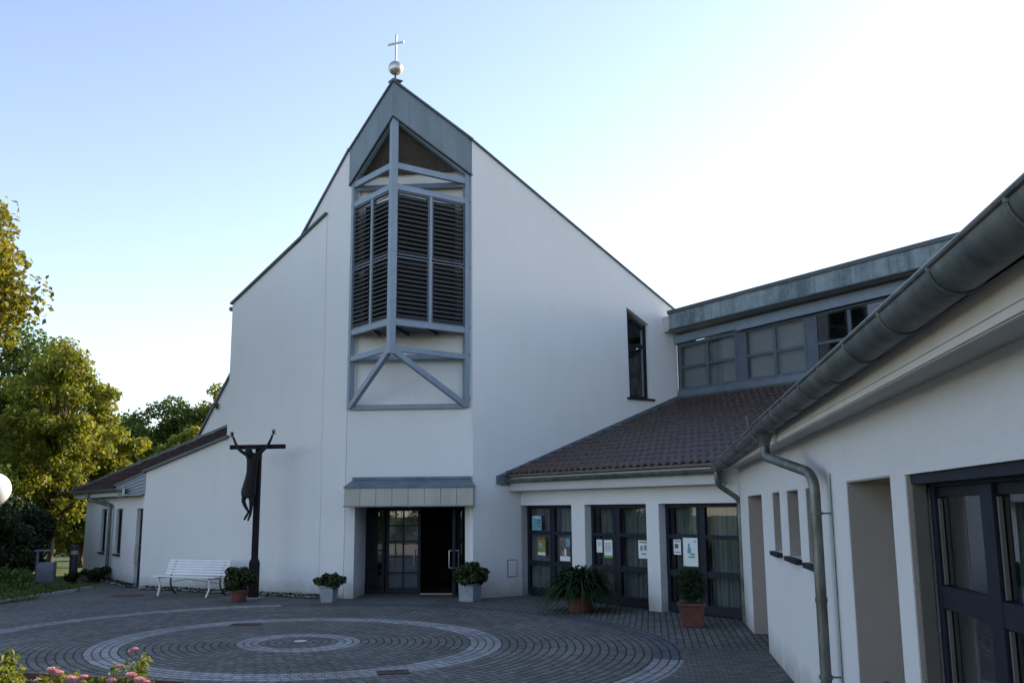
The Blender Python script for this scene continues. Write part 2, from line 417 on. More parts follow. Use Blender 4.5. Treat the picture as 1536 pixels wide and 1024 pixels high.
def leaf_obj(name, V, mat, parent=None, org=(0, 0, 0)):
    n = len(V) // 4; me = bpy.data.meshes.new(name)
    if parent is not None: org = parent.location
    V = V - np.array(org)
    me.vertices.add(len(V)); me.vertices.foreach_set('co', V.astype(np.float32).ravel())
    # two triangles per leaf, sharing the midrib
    I = (np.arange(n) * 4)[:, None] + np.array([0, 1, 2, 0, 2, 3]); I = I.ravel()
    me.loops.add(len(I)); me.loops.foreach_set('vertex_index', I.astype(np.int32))
    me.polygons.add(2 * n); me.polygons.foreach_set('loop_start', np.arange(0, 6 * n, 3, dtype=np.int32))
    me.update(calc_edges=True); me.validate()
    me.materials.append(M[mat]); o = bpy.data.objects.new(name, me); COL.objects.link(o)
    if parent is not None: o.parent = parent
    else: o.location = org
    return o
def tree(name, label, group, x, y, h, rx, z0, mat, nl, size, nclump=40, ry=None, cat='tree', seed=0, skew=(0, 0), trunk_r=.16, ztop=None, loose=1.0, shell=.35):
    rs = random.Random(seed); ry = ry or rx
    t = thing(name, label, cat, (x, y, 0), group)
    cz = (z0 + h) / 2; hz = (h - z0) / 2
    cs, rad = [], []
    tb = MB(); top = Vector((x + skew[0] * .4, y + skew[1] * .4, z0 + hz * 1.1))
    mid = Vector((x + skew[0] * .15, y, z0 * .6)); 
    tb.tube([(x, y, -.1), (x, y, .25), mid, (mid + top) / 2, top], [trunk_r * 1.5, trunk_r, trunk_r * .8, trunk_r * .5, trunk_r * .2], 9)
    for i in range(nclump):
        while True:
            p = [rs.uniform(-1, 1) for _ in range(3)]
            l = math.sqrt(sum(c * c for c in p))
            if .25 < l < 1: break
        sc = (.55 + .45 * l) / l if l > .4 else 1
        k = .82
        taper = 1 - .35 * max(0, p[2])
        c = (x + skew[0] + p[0] * sc * l * rx * k * taper, y + skew[1] + p[1] * sc * l * ry * k * taper, cz + p[2] * sc * l * hz * k)
        r_ = min(rx, hz) * rs.uniform(.2, .38) * loose
        cs.append(c); rad.append((r_, r_, r_ * rs.uniform(.6, .9)))
        if i % 3 == 0:
            s0 = mid.lerp(top, rs.uniform(.1, .9)); e = Vector(c); m_ = s0.lerp(e, .5) + Vector((0, 0, .12 * (e - s0).length))
            tb.tube([s0, m_, e], [trunk_r * .38, trunk_r * .2, trunk_r * .06], 5)
    tb.build('trunk', 'bark', t, smooth=True)
    leaf_obj('crown', leaves_mesh(cs, rad, nl, size, droop=.6, shell=shell), mat, t)
    return t
def shrub(name, label, group, x, y, z, rx, ry, rz, mat, nl, size, seed=0, cat='shrub', shell=.5, nclump=14):
    rs = random.Random(seed); t = thing(name, label, cat, (x, y, z), group); cs = []; rad = []; tb = MB()
    for i in range(nclump):
        a = rs.uniform(0, 6.28); q = rs.uniform(0, 1) ** .5; zz = rs.uniform(.25, 1)
        k = math.sqrt(max(.1, 1 - (zz - .3) ** 2))
        c = (x + math.cos(a) * q * rx * .75 * k, y + math.sin(a) * q * ry * .75 * k, z + zz * rz * .8)
        r_ = min(rx, ry, rz) * rs.uniform(.26, .44); cs.append(c); rad.append((r_, r_, r_ * .8))
        tb.tube([(x + rs.uniform(-.1, .1) * rx, y + rs.uniform(-.1, .1) * ry, z - .03), Vector(((x + c[0]) / 2, (y + c[1]) / 2, z + zz * rz * .35)), c], [.02 * rz + .006, .012 * rz + .004, .004], 5)
    tb.build('branches', 'bark', t)
    leaf_obj('foliage', leaves_mesh(cs, rad, nl, size, droop=.3, shell=shell), mat, t)
    return t

# ------------------------------------------------------------------ site axes (metres)
ul = Vector((-.57358, .81915)); vv = Vector((.81915, .57358))
Wr = Frame((.187, 23.276), vv, (.57358, -.81915))            # east front of the church, + to the back
Ww = Frame((.187, 23.276), -ul, -vv)                          # window wall of the link, + towards the viewer
Wl = Frame((-3.698, 22.662), (-.86603, .5), (-.5, -.86603))   # west front
Ws = Frame((-3.937, 22.80), (.99638, -.08501), (-.08501, -.99638))  # centre strip with the entrance
Wg = Frame((3.614, 14.099), (-.14090, -.99002), (-.99002, .14090))  # side wing wall, + towards the viewer
Wa = Frame((-9.999, 26.3), ul, -vv)                           # annexe wall, + to the back

# ------------------------------------------------------------------ ground
g = MB(); S = 260
g.add([(-S, -S, -.03), (S, -S, -.03), (S, S, -.03), (-S, S, -.03)], [(0, 1, 2, 3)])
tag(g.build('ground', 'grass'), 'flat lawn ground round the church courtyard', 'ground', kind='structure')
pv = MB()
P = [(-11.9, -6), (6, -6), (6, 24), (3, 26.5), (-9, 27.5), (-11.2, 30.4), (-12.6, 32), (-13.4, 31.4), (-12.0, 28.4), (-11.2, 26.3), (-11.25, 25.6), (-11.35, 24.6), (-11.5, 22.4), (-11.7, 18)]
vs = [Vector(p) for p in P]; V_, E_, F_, *_r = delaunay_2d_cdt(vs, [(i, (i + 1) % len(P)) for i in range(len(P))], [], 1, 1e-6)
pv.add([(v.x, v.y, .0) for v in V_], [tuple(f) for f in F_])
tag(pv.build('courtyard_pavement', 'paving'), 'grey sett paving laid in rings with pale granite bands', 'pavement', kind='structure')
gv = MB(); gv.add([(-26, -9.5, .006), (-4.5, -9.5, .006), (-4.5, 3.5, .006), (-26, 3.5, .006)], [(0, 1, 2, 3)])  # unseen warm ground added to throw light back onto the walls
tag(gv.build('bounce_gravel', 'gravel'), 'pale gravel added out of view to bounce warm light', 'gravel', kind='structure')
kb = MB(); kp = [(-12.2, 8), (-11.9, 14), (-11.75, 18), (-11.55, 22.4), (-11.4, 24.6), (-11.3, 25.6), (-11.27, 26.2)]
for a, b in zip(kp, kp[1:]): kb.bar((*a, .02), (*b, .02), .1, .1)
tag(kb.build('kerb', 'kerb'), 'low pale kerb between the paving and the left planting bed', 'kerb', kind='structure')
# planting beds
sb = MB(); sb.add([(-11.32, 26.2, .03), (-11.45, 22.4, .03), (-11.8, 17, .03), (-12.2, 8, .03), (-24, 8, .03), (-24, 27.5, .03), (-13.0, 27.3, .03)], [(0, 1, 2, 3, 4, 5, 6)])
tag(sb.build('bed_soil', 'soil'), 'dark soil of the planting bed on the left', 'soil', kind='structure')
gc = leaves_mesh([(-11.75 - .62 * i + rng.uniform(-.2, .2), 16.5 + .66 * j + rng.uniform(-.3, .3), .08 + min(.34, .055 * i)) for i in range(12) for j in range(15)],
                 [(.5, .5, .16)] * 180, 26000, .075, shell=.2)
tag(leaf_obj('ground_cover', gc[:], 'green'), 'low leafy ground cover filling the bed left of the paving', 'ground cover', kind='stuff')
wb = []; 
for i in range(44):
    t_ = i / 43; p = Wl(.5 + 6.3 * t_, .16 + .1 * random.random(), .03); wb.append(tuple(p))
for i in range(40):
    p = Wa(.4 + 6.8 * i / 39, .16, .03); wb.append(tuple(p))
peb = MB()
for p in wb:
    for k in range(4):
        c = Vector(p) + Vector((random.uniform(-.12, .12), random.uniform(-.12, .12), 0)); r_ = random.uniform(.025, .06)
        peb.lathe((c.x, c.y, c.z - r_ * .4), [(r_ * .5, 0), (r_, r_ * .35), (r_ * .75, r_ * .8), (r_ * .2, r_)], 7)
tag(peb.build('pebbles', 'kerb', smooth=True), 'strip of pebbles and bark along the foot of the white wall', 'pebbles', kind='stuff')
wlf = leaves_mesh([tuple(Vector(p) + Vector((0, 0, .03))) for p in wb], [(.16, .16, .05)] * len(wb), 2400, .05, shell=.2)
tag(leaf_obj('low_weeds', wlf, 'dkgreen'), 'low dark weeds growing along the foot of the white wall', 'weeds', kind='stuff')

# ------------------------------------------------------------------ church
church = thing('church_building', 'tall white rendered church with a pointed louvred belfry above the entrance', 'church', (-2.5, 24, 0))
# west front (with the low wing of the facade at its left end)
left_out = [(.30, 0), (7.276, 0), (7.276, 3.10), (4.27, 3.88), (4.27, 7.40), (1.05, 9.38), (1.997, 8.80), (.34, 11.0), (.30, 10.9)]
left_out = [(.32, 0), (7.276, 0), (7.276, 3.10), (4.27, 3.88), (4.27, 7.40), (1.997, 8.80), (.455, 10.92), (.32, 10.92)]
w = wall(Wl, left_out, [], 0, -.35); w.build('west_front_wall', 'stucco', church)
# raised face of the west front, ending in a crease beside the belfry
w = MB().prism(Wl, [(1.05, 0), (7.30, 0), (7.30, 3.08), (4.29, 3.86), (4.29, 7.42), (1.997, 8.80), (1.10, 9.345)], -.002, .016); w.build('west_front_face', 'stucco', church)
c = MB()
c.bar(Wl(7.36, -.1, 3.10), Wl(4.20, -.1, 3.92), .42, .06); c.build('coping', 'coping', church)
c = MB(); c.bar(Wl(4.34, -.10, 7.44), Wl(1.10, -.10, 9.42), .34, .055); c.build('coping', 'coping', church)
c = MB(); c.bar(Wl(2.02, -.16, 8.84), Wl(.43, -.16, 11.0), .40, .05); c.bar(Wl(.455, -.16, 10.97), Wl(.25, -.16, 10.97), .44, .06); c.build('coping', 'coping', church)
c = MB(); c.tube([Wl(4.36, .03, 7.30), Wl(4.36, -.3, 7.30)], .05, 10); c.box(Wl, 4.29, 4.40, -.3, .03, 7.32, 7.36); c.build('gutter_end', 'zinc', church, smooth=True)
# centre strip with the entrance opening; recessed a little behind the belfry
w = wall(Ws, [(-.06, 0), (3.075, 0), (3.075, 4.44), (-.06, 4.44)], [rect(.21, 2.935, -.0001, 2.1)], 0, -.3)
w = wall(Ws, [(-.02, 0), (.21, 0), (.21, 2.1), (2.935, 2.1), (2.935, 0), (3.04, 0), (3.04, 4.44), (-.02, 4.44)], [], 0, -.3)
w.build('entrance_wall', 'stucco', church)
w = MB().prism(Ws, [(-.02, 4.44), (3.04, 4.44), (3.04, 11.0), (1.2, 11.6), (-.02, 10.8)], -.09, -.3); w.build('belfry_back_wall', 'stucco', church)
w = MB(); w.box(Ws, -.02, .16, -.09, -.001, 4.44, 10.75); w.build('belfry_pilaster', 'stucco', church)
w = MB(); w.box(Ws, 2.90, 3.04, -.09, -.001, 4.44, 10.95); w.build('belfry_pilaster', 'stucco', church)
# east front with its slanted window
win = [(3.60, 4.93), (4.37, 4.93), (4.37, 6.99), (3.57, 7.39)]
w = wall(Wr, [(-1.36, 0), (6.2, 0), (6.2, 7.064), (-1.40, 11.02), (-1.36, 11.0)][:3] + [(-1.40, 11.02)], [win], 0, -.35)
w.build('east_front_wall', 'stucco', church)
c = MB(); c.bar(Wr(-1.47, -.16, 11.09), Wr(5.9, -.16, 7.25), .40, .045); c.build('coping', 'coping', church)
c = MB(); c.bar(Ws(3.0, .02, 0.0), Ws(3.0, .02, .01), .01)  # keeps list order simple
wf = MB()
for a0, a1, z0, z1 in ((3.60, 3.66, 4.93, 7.3), (4.31, 4.37, 4.93, 6.99), (3.66, 4.31, 4.93, 5.0)): wf.box(Wr, a0, a1, -.13, -.2, z0, z1)
wf.hexa([Wr(3.66, -.13, 7.16), Wr(4.31, -.13, 6.84), Wr(4.31, -.2, 6.84), Wr(3.66, -.2, 7.16), Wr(3.66, -.13, 7.24), Wr(4.31, -.13, 6.92), Wr(4.31, -.2, 6.92), Wr(3.66, -.2, 7.24)])
wf.box(Wr, 3.66, 4.31, -.135, -.195, 6.33, 6.43)
sw = wf.build('window', 'wframe', church)
MB().prism(Wr, [(3.64, 4.98), (4.33, 4.98), (4.33, 6.90), (3.64, 7.22)], -.16, -.17).build('pane', 'glass', sw)
MB().box(Wr, 3.50, 4.47, .06, -.16, 4.88, 4.93).build('sill', 'wframe', sw)
bk = MB()
for z in (5.4, 5.75, 6.05): bk.hexa([Wr(3.62, -.5, z), Wr(4.35, -.5, z + .05), Wr(4.35, -.9, z + .05), Wr(3.62, -.9, z), Wr(3.62, -.5, z + .05), Wr(4.35, -.5, z + .1), Wr(4.35, -.9, z + .1), Wr(3.62, -.9, z + .05)])
build_each(bk, 'window_louvre', 'louvre', church)
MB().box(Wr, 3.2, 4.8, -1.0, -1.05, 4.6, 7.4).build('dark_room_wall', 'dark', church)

# belfry: right-angled prow of steel standing in front of the strip
PL = Vector((-3.887, 22.796)); PR = Vector((-1.097, 22.558)); FP = Vector((-2.75, 21.33))
PL += Vector(Ws.n) * .05; PR += Vector(Ws.n) * .05
def P3(p, z): return Vector((p.x, p.y, z))
FL = Frame(PL, FP - PL, Vector((-(FP - PL).y, (FP - PL).x)) * -1)
if FL.n.dot(Vector((-1, -1))) < 0: FL.n = -FL.n
FR = Frame(PR, FP - PR, Vector(((FP - PR).y, -(FP - PR).x)))
if FR.n.dot(Vector((1, -1))) < 0: FR.n = -FR.n
LL, LR = (FP - PL).length, (FP - PR).length
post = MB().bar(P3(FP, 5.50), P3(FP, 11.16), .155, .155, up=(ul.x, ul.y, 0)); fr_obj = post.build('belfry_corner_post', 'frame', church, bevel=.006)
for p, zt in ((PL, 10.05), (PR, 10.15)):
    MB().bar(P3(p, 4.40), P3(p, zt), .12, .12, up=(ul.x, ul.y, 0)).build('belfry_wall_post', 'frame', church, bevel=.005)
bm_ = MB()
for F_, L_ in ((FL, LL), (FR, LR)):
    for z, h in ((5.60, .13), (6.24, .14), (9.46, .14), (9.98, .15)):
        if z == 5.60: bm_.bar(F_(.055, 0, z), F_(L_ - .07, 0, z + .03), .10, h)
        else: bm_.bar(F_(.055, 0, z), F_(L_ - .07, 0, z), .10, h)
    zt = 10.02 if F_ is FL else 10.12
    bm_.bar(F_(.03, 0, zt + .08), F_(L_ - .06, 0, 11.12), .10, .14)
    bm_.bar(F_(.0, 0, 4.43), F_(L_ - .03, 0, 5.60), .11, .13)
build_each(bm_, 'belfry_beam', 'frame', church, bevel=.005)
bm_ = MB()
for z, h in ((4.43, .11), (5.62, .12), (9.90, .12)): bm_.bar(P3(PL, z) + Vector((*(PR - PL).normalized(), 0)) * .062, P3(PR, z) - Vector((*(PR - PL).normalized(), 0)) * .062, .09, h)
build_each(bm_, 'belfry_tie_beam', 'frame', church, bevel=.005)
br = MB()
for p in (PL, PR):
    for z in (4.6, 5.65, 6.3, 7.8, 9.45, 10.0):
        q = p - Vector(Ws.n) * .16; s_ = 1 if p is PR else -1
        br.bar(P3(p, z) + Vector((s_ * .06, 0, 0)), P3(q, z) + Vector((s_ * .1, 0, 0)), .05)
build_each(br, 'wall_bracket', 'frame', church)
# louvre panels: two bays, two heights, on each face
for F_, L_ in ((FL, LL), (FR, LR)):
    mid = L_ * .5 + .01
    MB().box(F_, mid - .035, mid + .035, -.04, .04, 6.31, 9.39).build('louvre_mullion', 'frame', church, bevel=.004)
    for a0, a1 in ((.065, mid - .038), (mid + .038, L_ - .08)):
        for z0, z1 in ((6.32, 7.80), (7.84, 9.38)):
            pn = MB(); fw = .035
            pn.box(F_, a0, a0 + fw, -.045, .03, z0, z1); pn.box(F_, a1 - fw, a1, -.045, .03, z0, z1)
            pn.box(F_, a0 + fw, a1 - fw, -.045, .03, z0, z0 + fw); pn.box(F_, a0 + fw, a1 - fw, -.045, .03, z1 - fw, z1)
            lp = pn.build('louvre_panel', 'wframe2', church)
            sl = MB(); n = 13
            for i in range(n):
                z = z0 + fw + .01 + (z1 - z0 - 2 * fw - .04) * (i + .25) / n
                sl.hexa([F_(a0 + fw, .055, z - .012), F_(a1 - fw, .055, z - .012), F_(a1 - fw, -.04, z + .075), F_(a0 + fw, -.04, z + .075),
                         F_(a0 + fw, .055, z + .010), F_(a1 - fw, .055, z + .010), F_(a1 - fw, -.04, z + .087), F_(a0 + fw, -.04, z + .087)])
            sl.build('slats', 'louvre', lp)
# floor and inner lining of the bell chamber
inner = MB(); t0 = [P3(PL + Vector(Ws.n) * .02, 6.2), P3(FP + Vector((.0, .12)), 6.2), P3(PR + Vector(Ws.n) * .02, 6.2)]
inner.add(t0 + [p + Vector((0, 0, .05)) for p in t0], [(0, 2, 1), (3, 4, 5), (0, 1, 4, 3), (1, 2, 5, 4), (2, 0, 3, 5)]); 
for t_ in (.25, .5, .75): inner.bar(P3(PL.lerp(PR, t_), 6.16), P3(FP.lerp(PR if t_ > .5 else PL, abs(t_ - .5) * 1.6 + .06), 6.16), .07, .06)
inner.build('belfry_floor', 'louvre', church)
it = MB(); off = .35
A = PL.lerp(PR, .10) - Vector(Ws.n) * .02; Bp = FP + Vector((.03, .55)); Cp = PR.lerp(PL, .10) - Vector(Ws.n) * .02
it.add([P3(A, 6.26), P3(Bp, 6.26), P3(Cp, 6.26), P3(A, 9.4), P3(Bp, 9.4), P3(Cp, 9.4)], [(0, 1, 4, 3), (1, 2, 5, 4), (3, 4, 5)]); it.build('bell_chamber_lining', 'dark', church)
# sheet metal fascia of the prow and its soffit
ext = .10
def fasc(F_, L_, zl0, zl1, n):
    b = MB(); s0 = -.12
    zb = lambda a: zl0 + (11.17 - zl0) * (a - s0) / (L_ + ext - s0); zt = lambda a: zl1 + (12.02 - zl1) * (a - s0) / (L_ + ext - s0)
    cuts = [s0 + (L_ + ext - s0) * i / n for i in range(n + 1)]
    for i in range(n):
        a0, a1 = cuts[i] + .0015, cuts[i + 1] - .0015 * (i < n - 1)
        o = .10 + .003 * (i % 2)
        b.hexa([F_(a0, .05, zb(a0)), F_(a1, .05, zb(a1)), F_(a1, o, zb(a1)), F_(a0, o, zb(a0)), F_(a0, .05, zt(a0)), F_(a1, .05, zt(a1)), F_(a1, o, zt(a1)), F_(a0, o, zt(a0))])
    o_ = b.build('fascia_panel', 'fascia', church)
    e = MB(); e.bar(F_(s0, .085, zt(s0) + .02), F_(L_ + .12, .085, zt(L_ + .12) + .02), .10, .05); e.bar(F_(s0, .08, zb(s0) - .01), F_(L_ + .1, .08, zb(L_ + .1) - .01), .07, .03)
    e.build('fascia_edge', 'coping', church)
fasc(FL, LL, 10.0, 10.93, 3); fasc(FR, LR, 10.15, 11.05, 5)
sf = MB(); sa, sb_, sc_ = P3(PL, 10.22), P3(FP, 11.2), P3(PR, 10.3)
sf.add([sa, sb_, sc_] + [p + Vector((0, 0, .06)) for p in (sa, sb_, sc_)], [(0, 2, 1), (3, 4, 5), (0, 1, 4, 3), (1, 2, 5, 4), (2, 0, 3, 5)]); sf.build('belfry_soffit', 'timber', church)
# roof behind the fronts
rf = MB(); K = (-.6, 31.5, 7.6)
top = [Wl(4.27, -.3, 7.36), Wl(2.0, -.3, 8.74), Wl(.4, -.3, 10.86), FL(0, .04, 10.92), FL(LL + .05, .04, 11.98), FR(0, .04, 11.02), Wr(-1.4, -.3, 10.95), Wr(6.1, -.3, 7.05)]
B0 = Wl(4.1, -8.0, 6.6); B1 = Wr(6.1, -7, 6.3)
rf.add([*top, K, B0, B1], [(i, i + 1, 8) for i in range(7)] + [(0, 8, 9), (7, 10, 8), (9, 8, 10)])
rf.build('roof', 'tile', church)
bw = MB(); bw.add([Wl(4.27, -.33, 0), Wl(4.1, -8, 0), Wr(6.1, -7, 0), Wr(6.1, -.33, 0), Wl(4.27, -.33, 7.34), B0, B1, Wr(6.1, -.33, 7.03)], [(0, 1, 5, 4), (1, 2, 6, 5), (2, 3, 7, 6)])
bw.build('rear_walls', 'stucco', church)
# gable of the nave showing left of the front
Gb = Frame(Wl(3.982, -2.6, 0).xy, Wl.d, Wl.n)
MB().prism(Gb, [(-.9, 3.2), (4.45, 3.2), (4.45, 3.95), (2.1, 7.35), (-.9, 7.35)], 0, -.3).build('gable_wall', 'stucco', church)
c = MB(); c.bar(Gb(4.55, -.12, 3.88), Gb(2.1, -.12, 7.39), .36, .06); c.build('coping', 'coping', church)
c = MB(); c.bar(Gb(3.50, .05, 5.05), Gb(3.50, .05, 5.22), .07); c.build('wall_lamp', 'grate', church)
# finial: ball and cross
fb = MB(); fc = Vector((-2.75, 21.42)); 
fb.box(Frame(fc, ul, vv), -.13, .13, -.13, .13, 12.10, 12.13)
fb.box(Frame(fc, ul, vv), -.07, .07, -.07, .07, 11.96, 12.10)
fb.tube([P3(fc, 12.1), P3(fc, 12.4)], .028, 10)
fin = fb.build('finial', 'coping', church)
prof = [(.175 * math.sin(R(a)), .175 - .175 * math.cos(R(a))) for a in range(2, 180, 8)]
MB().lathe((fc.x, fc.y, 12.28), prof, 28).build('ball', 'ballmetal', fin, smooth=True)
cr = MB(); cd = Vector((math.sin(R(112)), math.cos(R(112)), 0))
cr.bar(P3(fc, 12.62), P3(fc, 13.33), .045); cr.bar(P3(fc, 13.10) - cd * .215, P3(fc, 13.10) + cd * .215, .038, .044)
cr.build('cross', 'ballmetal', fin, bevel=.003)
# canopy
cn = MB(); a0, a1 = .06, 3.07
n = 8
for i in range(n):
    p, q = a0 + (a1 - a0) * i / n, a0 + (a1 - a0) * (i + 1) / n
    cn.box(Ws, p + .005, q - .005, .43, .45 + .0015 * (i % 2), 2.10, 2.535)
cn.box(Ws, a0, a0 + .02, .002, .43, 2.10, 2.535); cn.box(Ws, a1 - .02, a1, .002, .43, 2.10, 2.535)
cn.box(Ws, a0 + .02, a1 - .02, .002, .43, 2.11, 2.13)
can = cn.build('canopy', 'canopy', church)
ct = MB(); ct.add([Ws(a0 - .02, .48, 2.536), Ws(a1 + .02, .48, 2.536), Ws(a1 + .02, .0, 2.536), Ws(a0 - .02, .0, 2.536), Ws(.18, .10, 2.72), Ws(2.94, .10, 2.72), Ws(2.94, 0, 2.72), Ws(.18, 0, 2.72)],
                  [(0, 1, 5, 4), (1, 2, 6, 5), (3, 0, 4, 7), (0, 3, 2, 1), (4, 5, 6, 7)])
ct.box(Ws, a0 + .021, a1 - .021, .415, .429, 2.135, 2.53); ct.box(Ws, .16, 2.96, .02, .11, 2.722, 2.78); ct.box(Ws, a0 - .015, a1 + .015, .452, .475, 2.512, 2.534); ct.box(Ws, a0 - .01, a1 + .01, .455, .468, 2.085, 2.112)
ct.build('canopy_roof', 'canopy_roof', can)
# entrance: reveals, doors, vestibule
Wd = Frame((-3.629, 24.018), Ws.d, Ws.n)
rv = MB(); jl0, jr0 = Ws(.21, -.3, 0), Ws(2.935, -.3, 0); jl1, jr1 = Wd(0, .06, 0), Wd(2.62, .06, 0)
def quadwall(p, q, z0, z1, th, side):
    n_ = Vector((-(q - p).y, (q - p).x, 0)).normalized() * th * side
    return [p + Vector((0, 0, z0)), q + Vector((0, 0, z0)), q + n_ + Vector((0, 0, z0)), p + n_ + Vector((0, 0, z0)), p + Vector((0, 0, z1)), q + Vector((0, 0, z1)), q + n_ + Vector((0, 0, z1)), p + n_ + Vector((0, 0, z1))]
rv.hexa(quadwall(jl0, jl1, 0, 2.1, .2, 1)); rv.hexa(quadwall(jr0, jr1, 0, 2.1, .2, -1)); build_each(rv, 'entrance_reveal', 'stucco', church)
MB().add([Ws(.0, -.302, 2.1), Ws(3.0, -.302, 2.1), Wd(2.8, -.1, 2.1), Wd(-.2, -.1, 2.1), Ws(.0, -.302, 2.2), Ws(3.0, -.302, 2.2), Wd(2.8, -.1, 2.2), Wd(-.2, -.1, 2.2)], [(0, 1, 2, 3), (4, 7, 6, 5), (0, 4, 5, 1), (2, 6, 7, 3)]).build('entrance_ceiling', 'timber', church)
def grid_leaf(F, a0, a1, z0, z1, cols, rows, fw=.07, mw=.035, name='door_leaf', mat='wframe', o0=-.03, o1=.03, parent=None, zb=None, glass='glass'):
    b = MB(); zb = zb or fw
    b.box(F, a0, a0 + fw, o0, o1, z0, z1); b.box(F, a1 - fw, a1, o0, o1, z0, z1)
    b.box(F, a0 + fw, a1 - fw, o0, o1, z0, z0 + zb); b.box(F, a0 + fw, a1 - fw, o0, o1, z1 - fw, z1)
    iw = (a1 - a0 - 2 * fw - mw * (cols - 1)) / cols; ih = (z1 - z0 - zb - fw - mw * (rows - 1)) / rows
    for i in range(1, cols):
        x = a0 + fw + i * iw + (i - 1) * mw; b.box(F, x, x + mw, o0 + .006, o1 - .006, z0 + zb, z1 - fw)
    for j in range(1, rows):
        z = z0 + zb + j * ih + (j - 1) * mw; b.box(F, a0 + fw, a1 - fw, o0 + .009, o1 - .009, z, z + mw)
    d = b.build(name, mat, parent)
    mid = (o0 + o1) / 2
    MB().box(F, a0 + fw * .6, a1 - fw * .6, mid - .003, mid + .003, z0 + zb * .6, z1 - fw * .6).build('pane', glass, d)
    return d
grid_leaf(Wd, .02, .47, .02, 2.06, 1, 4, name='side_window', parent=church)
dl = grid_leaf(Wd, .50, 1.36, .02, 2.06, 2, 5, fw=.07, zb=.13, parent=church, name='entrance_door', glass='glass_door')
MB().box(Wd, .55, 1.31, -.075, -.085, .1, 2.0).build('door_backing', 'door_backing', dl)  # grey sheet behind the glass makes the panes paler
hd = MB()
hd.tube(smooth_path([Wd(1.22, .03, 1.04), Wd(1.22, .10, 1.04), Wd(1.22, .10, .66), Wd(1.22, .03, .66)], .02), .011, 8); hd.build('handle', 'steel', dl, smooth=True)
Wo = Frame(Wd(2.20, .02, 0).xy, (Vector(Wd.n) * .97 + Vector(Wd.d) * .12).normalized(), (Vector(Wd.d) * .97 - Vector(Wd.n) * .12).normalized())
ol = grid_leaf(Wo, .03, .88, .02, 2.04, 2, 5, fw=.07, zb=.13, parent=church, name='open_entrance_door')
ol['label'] = 'entrance door standing open at a right angle'
hd = MB()
for s_ in (-1, 1): hd.tube(smooth_path([Wo(.74, s_ * .03, 1.06), Wo(.74, s_ * .11, 1.06), Wo(.74, s_ * .11, .66), Wo(.74, s_ * .03, .66)], .02), .012, 8)
build_each(hd, 'handle', 'steel', ol, smooth=True)
grid_leaf(Wd, 2.26, 2.62, .02, 2.06, 1, 5, name='side_window', parent=church)
MB().box(Wd, -.1, 2.72, -.06, .06, 2.062, 2.1).build('door_head', 'wframe', church)
MB().box(Wd, 1.37, 2.25, -.05, .1, .003, .018).build('threshold', 'steel', church)
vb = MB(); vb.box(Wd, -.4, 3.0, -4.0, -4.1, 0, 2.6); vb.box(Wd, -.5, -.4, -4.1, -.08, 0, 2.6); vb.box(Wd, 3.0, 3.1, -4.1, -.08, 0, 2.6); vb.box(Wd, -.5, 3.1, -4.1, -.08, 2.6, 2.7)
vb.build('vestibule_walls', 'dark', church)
MB().box(Wd, -.4, 3.0, -4.0, -.07, -.02, .012).build('vestibule_floor', 'intfloor', church)
# small notice panel by the corner
t = thing('notice_panel', 'small grey notice panel with a dark rim on the white wall left of the windows', 'notice panel', Wr(-.27, .02, .64))
MB().box(Wr, -.41, -.14, .004, .02, .447, .841).build('rim', 'wframe2', t); MB().box(Wr, -.395, -.155, .021, .026, .46, .825).build('face', 'stucco', t)

# ------------------------------------------------------------------ tiles
def tiles(name, parent, Fp, v0, v1, srange, zfun, tw=.21, cl=.33, n=7, mat='tile', amp=.036):
    """interlocking tiles: courses along s, climbing along v; Fp(s, v, z) gives the point"""
    b = MB(); nc = int(math.ceil((v1 - v0) / cl))
    for j in range(nc):
        va, vb_ = v0 + j * cl, min(v0 + (j + 1) * cl + .03, v1 + .03)
        s0, s1 = srange((va + vb_) / 2); shift = (j % 2) * tw * .5
        k0 = math.floor(s0 / tw) - 1; k1 = math.ceil(s1 / tw) + 1; S_ = []
        for k in range(k0, k1):
            for i in range(n):
                s = (k + i / n) * tw + shift
                if s0 <= s <= s1:
                    f = i / n
                    h = amp * (math.sin(math.pi * min(f / .62, 1)) ** .7 if f < .62 else -.25 * math.sin(math.pi * (f - .62) / .38))
                    S_.append((s, h))
        if len(S_) < 2: continue
        base = len(b.v); m = len(S_); jit = random.uniform(-.004, .004); wv = 0
        for s, h in S_: b.v.append(tuple(Fp(s, va, zfun(va) + h + .012)))
        for s, h in S_: b.v.append(tuple(Fp(s, va + .012, zfun(va) + h + .06 + jit)))
        for s, h in S_: b.v.append(tuple(Fp(s, vb_, zfun(vb_) + h + .010)))
        for r_ in range(2):
            for i in range(m - 1):
                a = base + r_ * m + i; b.f.append((a, a + 1, a + 1 + m, a + m))
    me = bpy.data.meshes.new(name); org = Vector(parent.location); me.from_pydata([tuple(Vector(v) - org) for v in b.v], [], b.f); me.materials.append(M[mat])
    o = bpy.data.objects.new(name, me); COL.objects.link(o); o.parent = parent; o['_org'] = tuple(org)
    me.update()
    return o

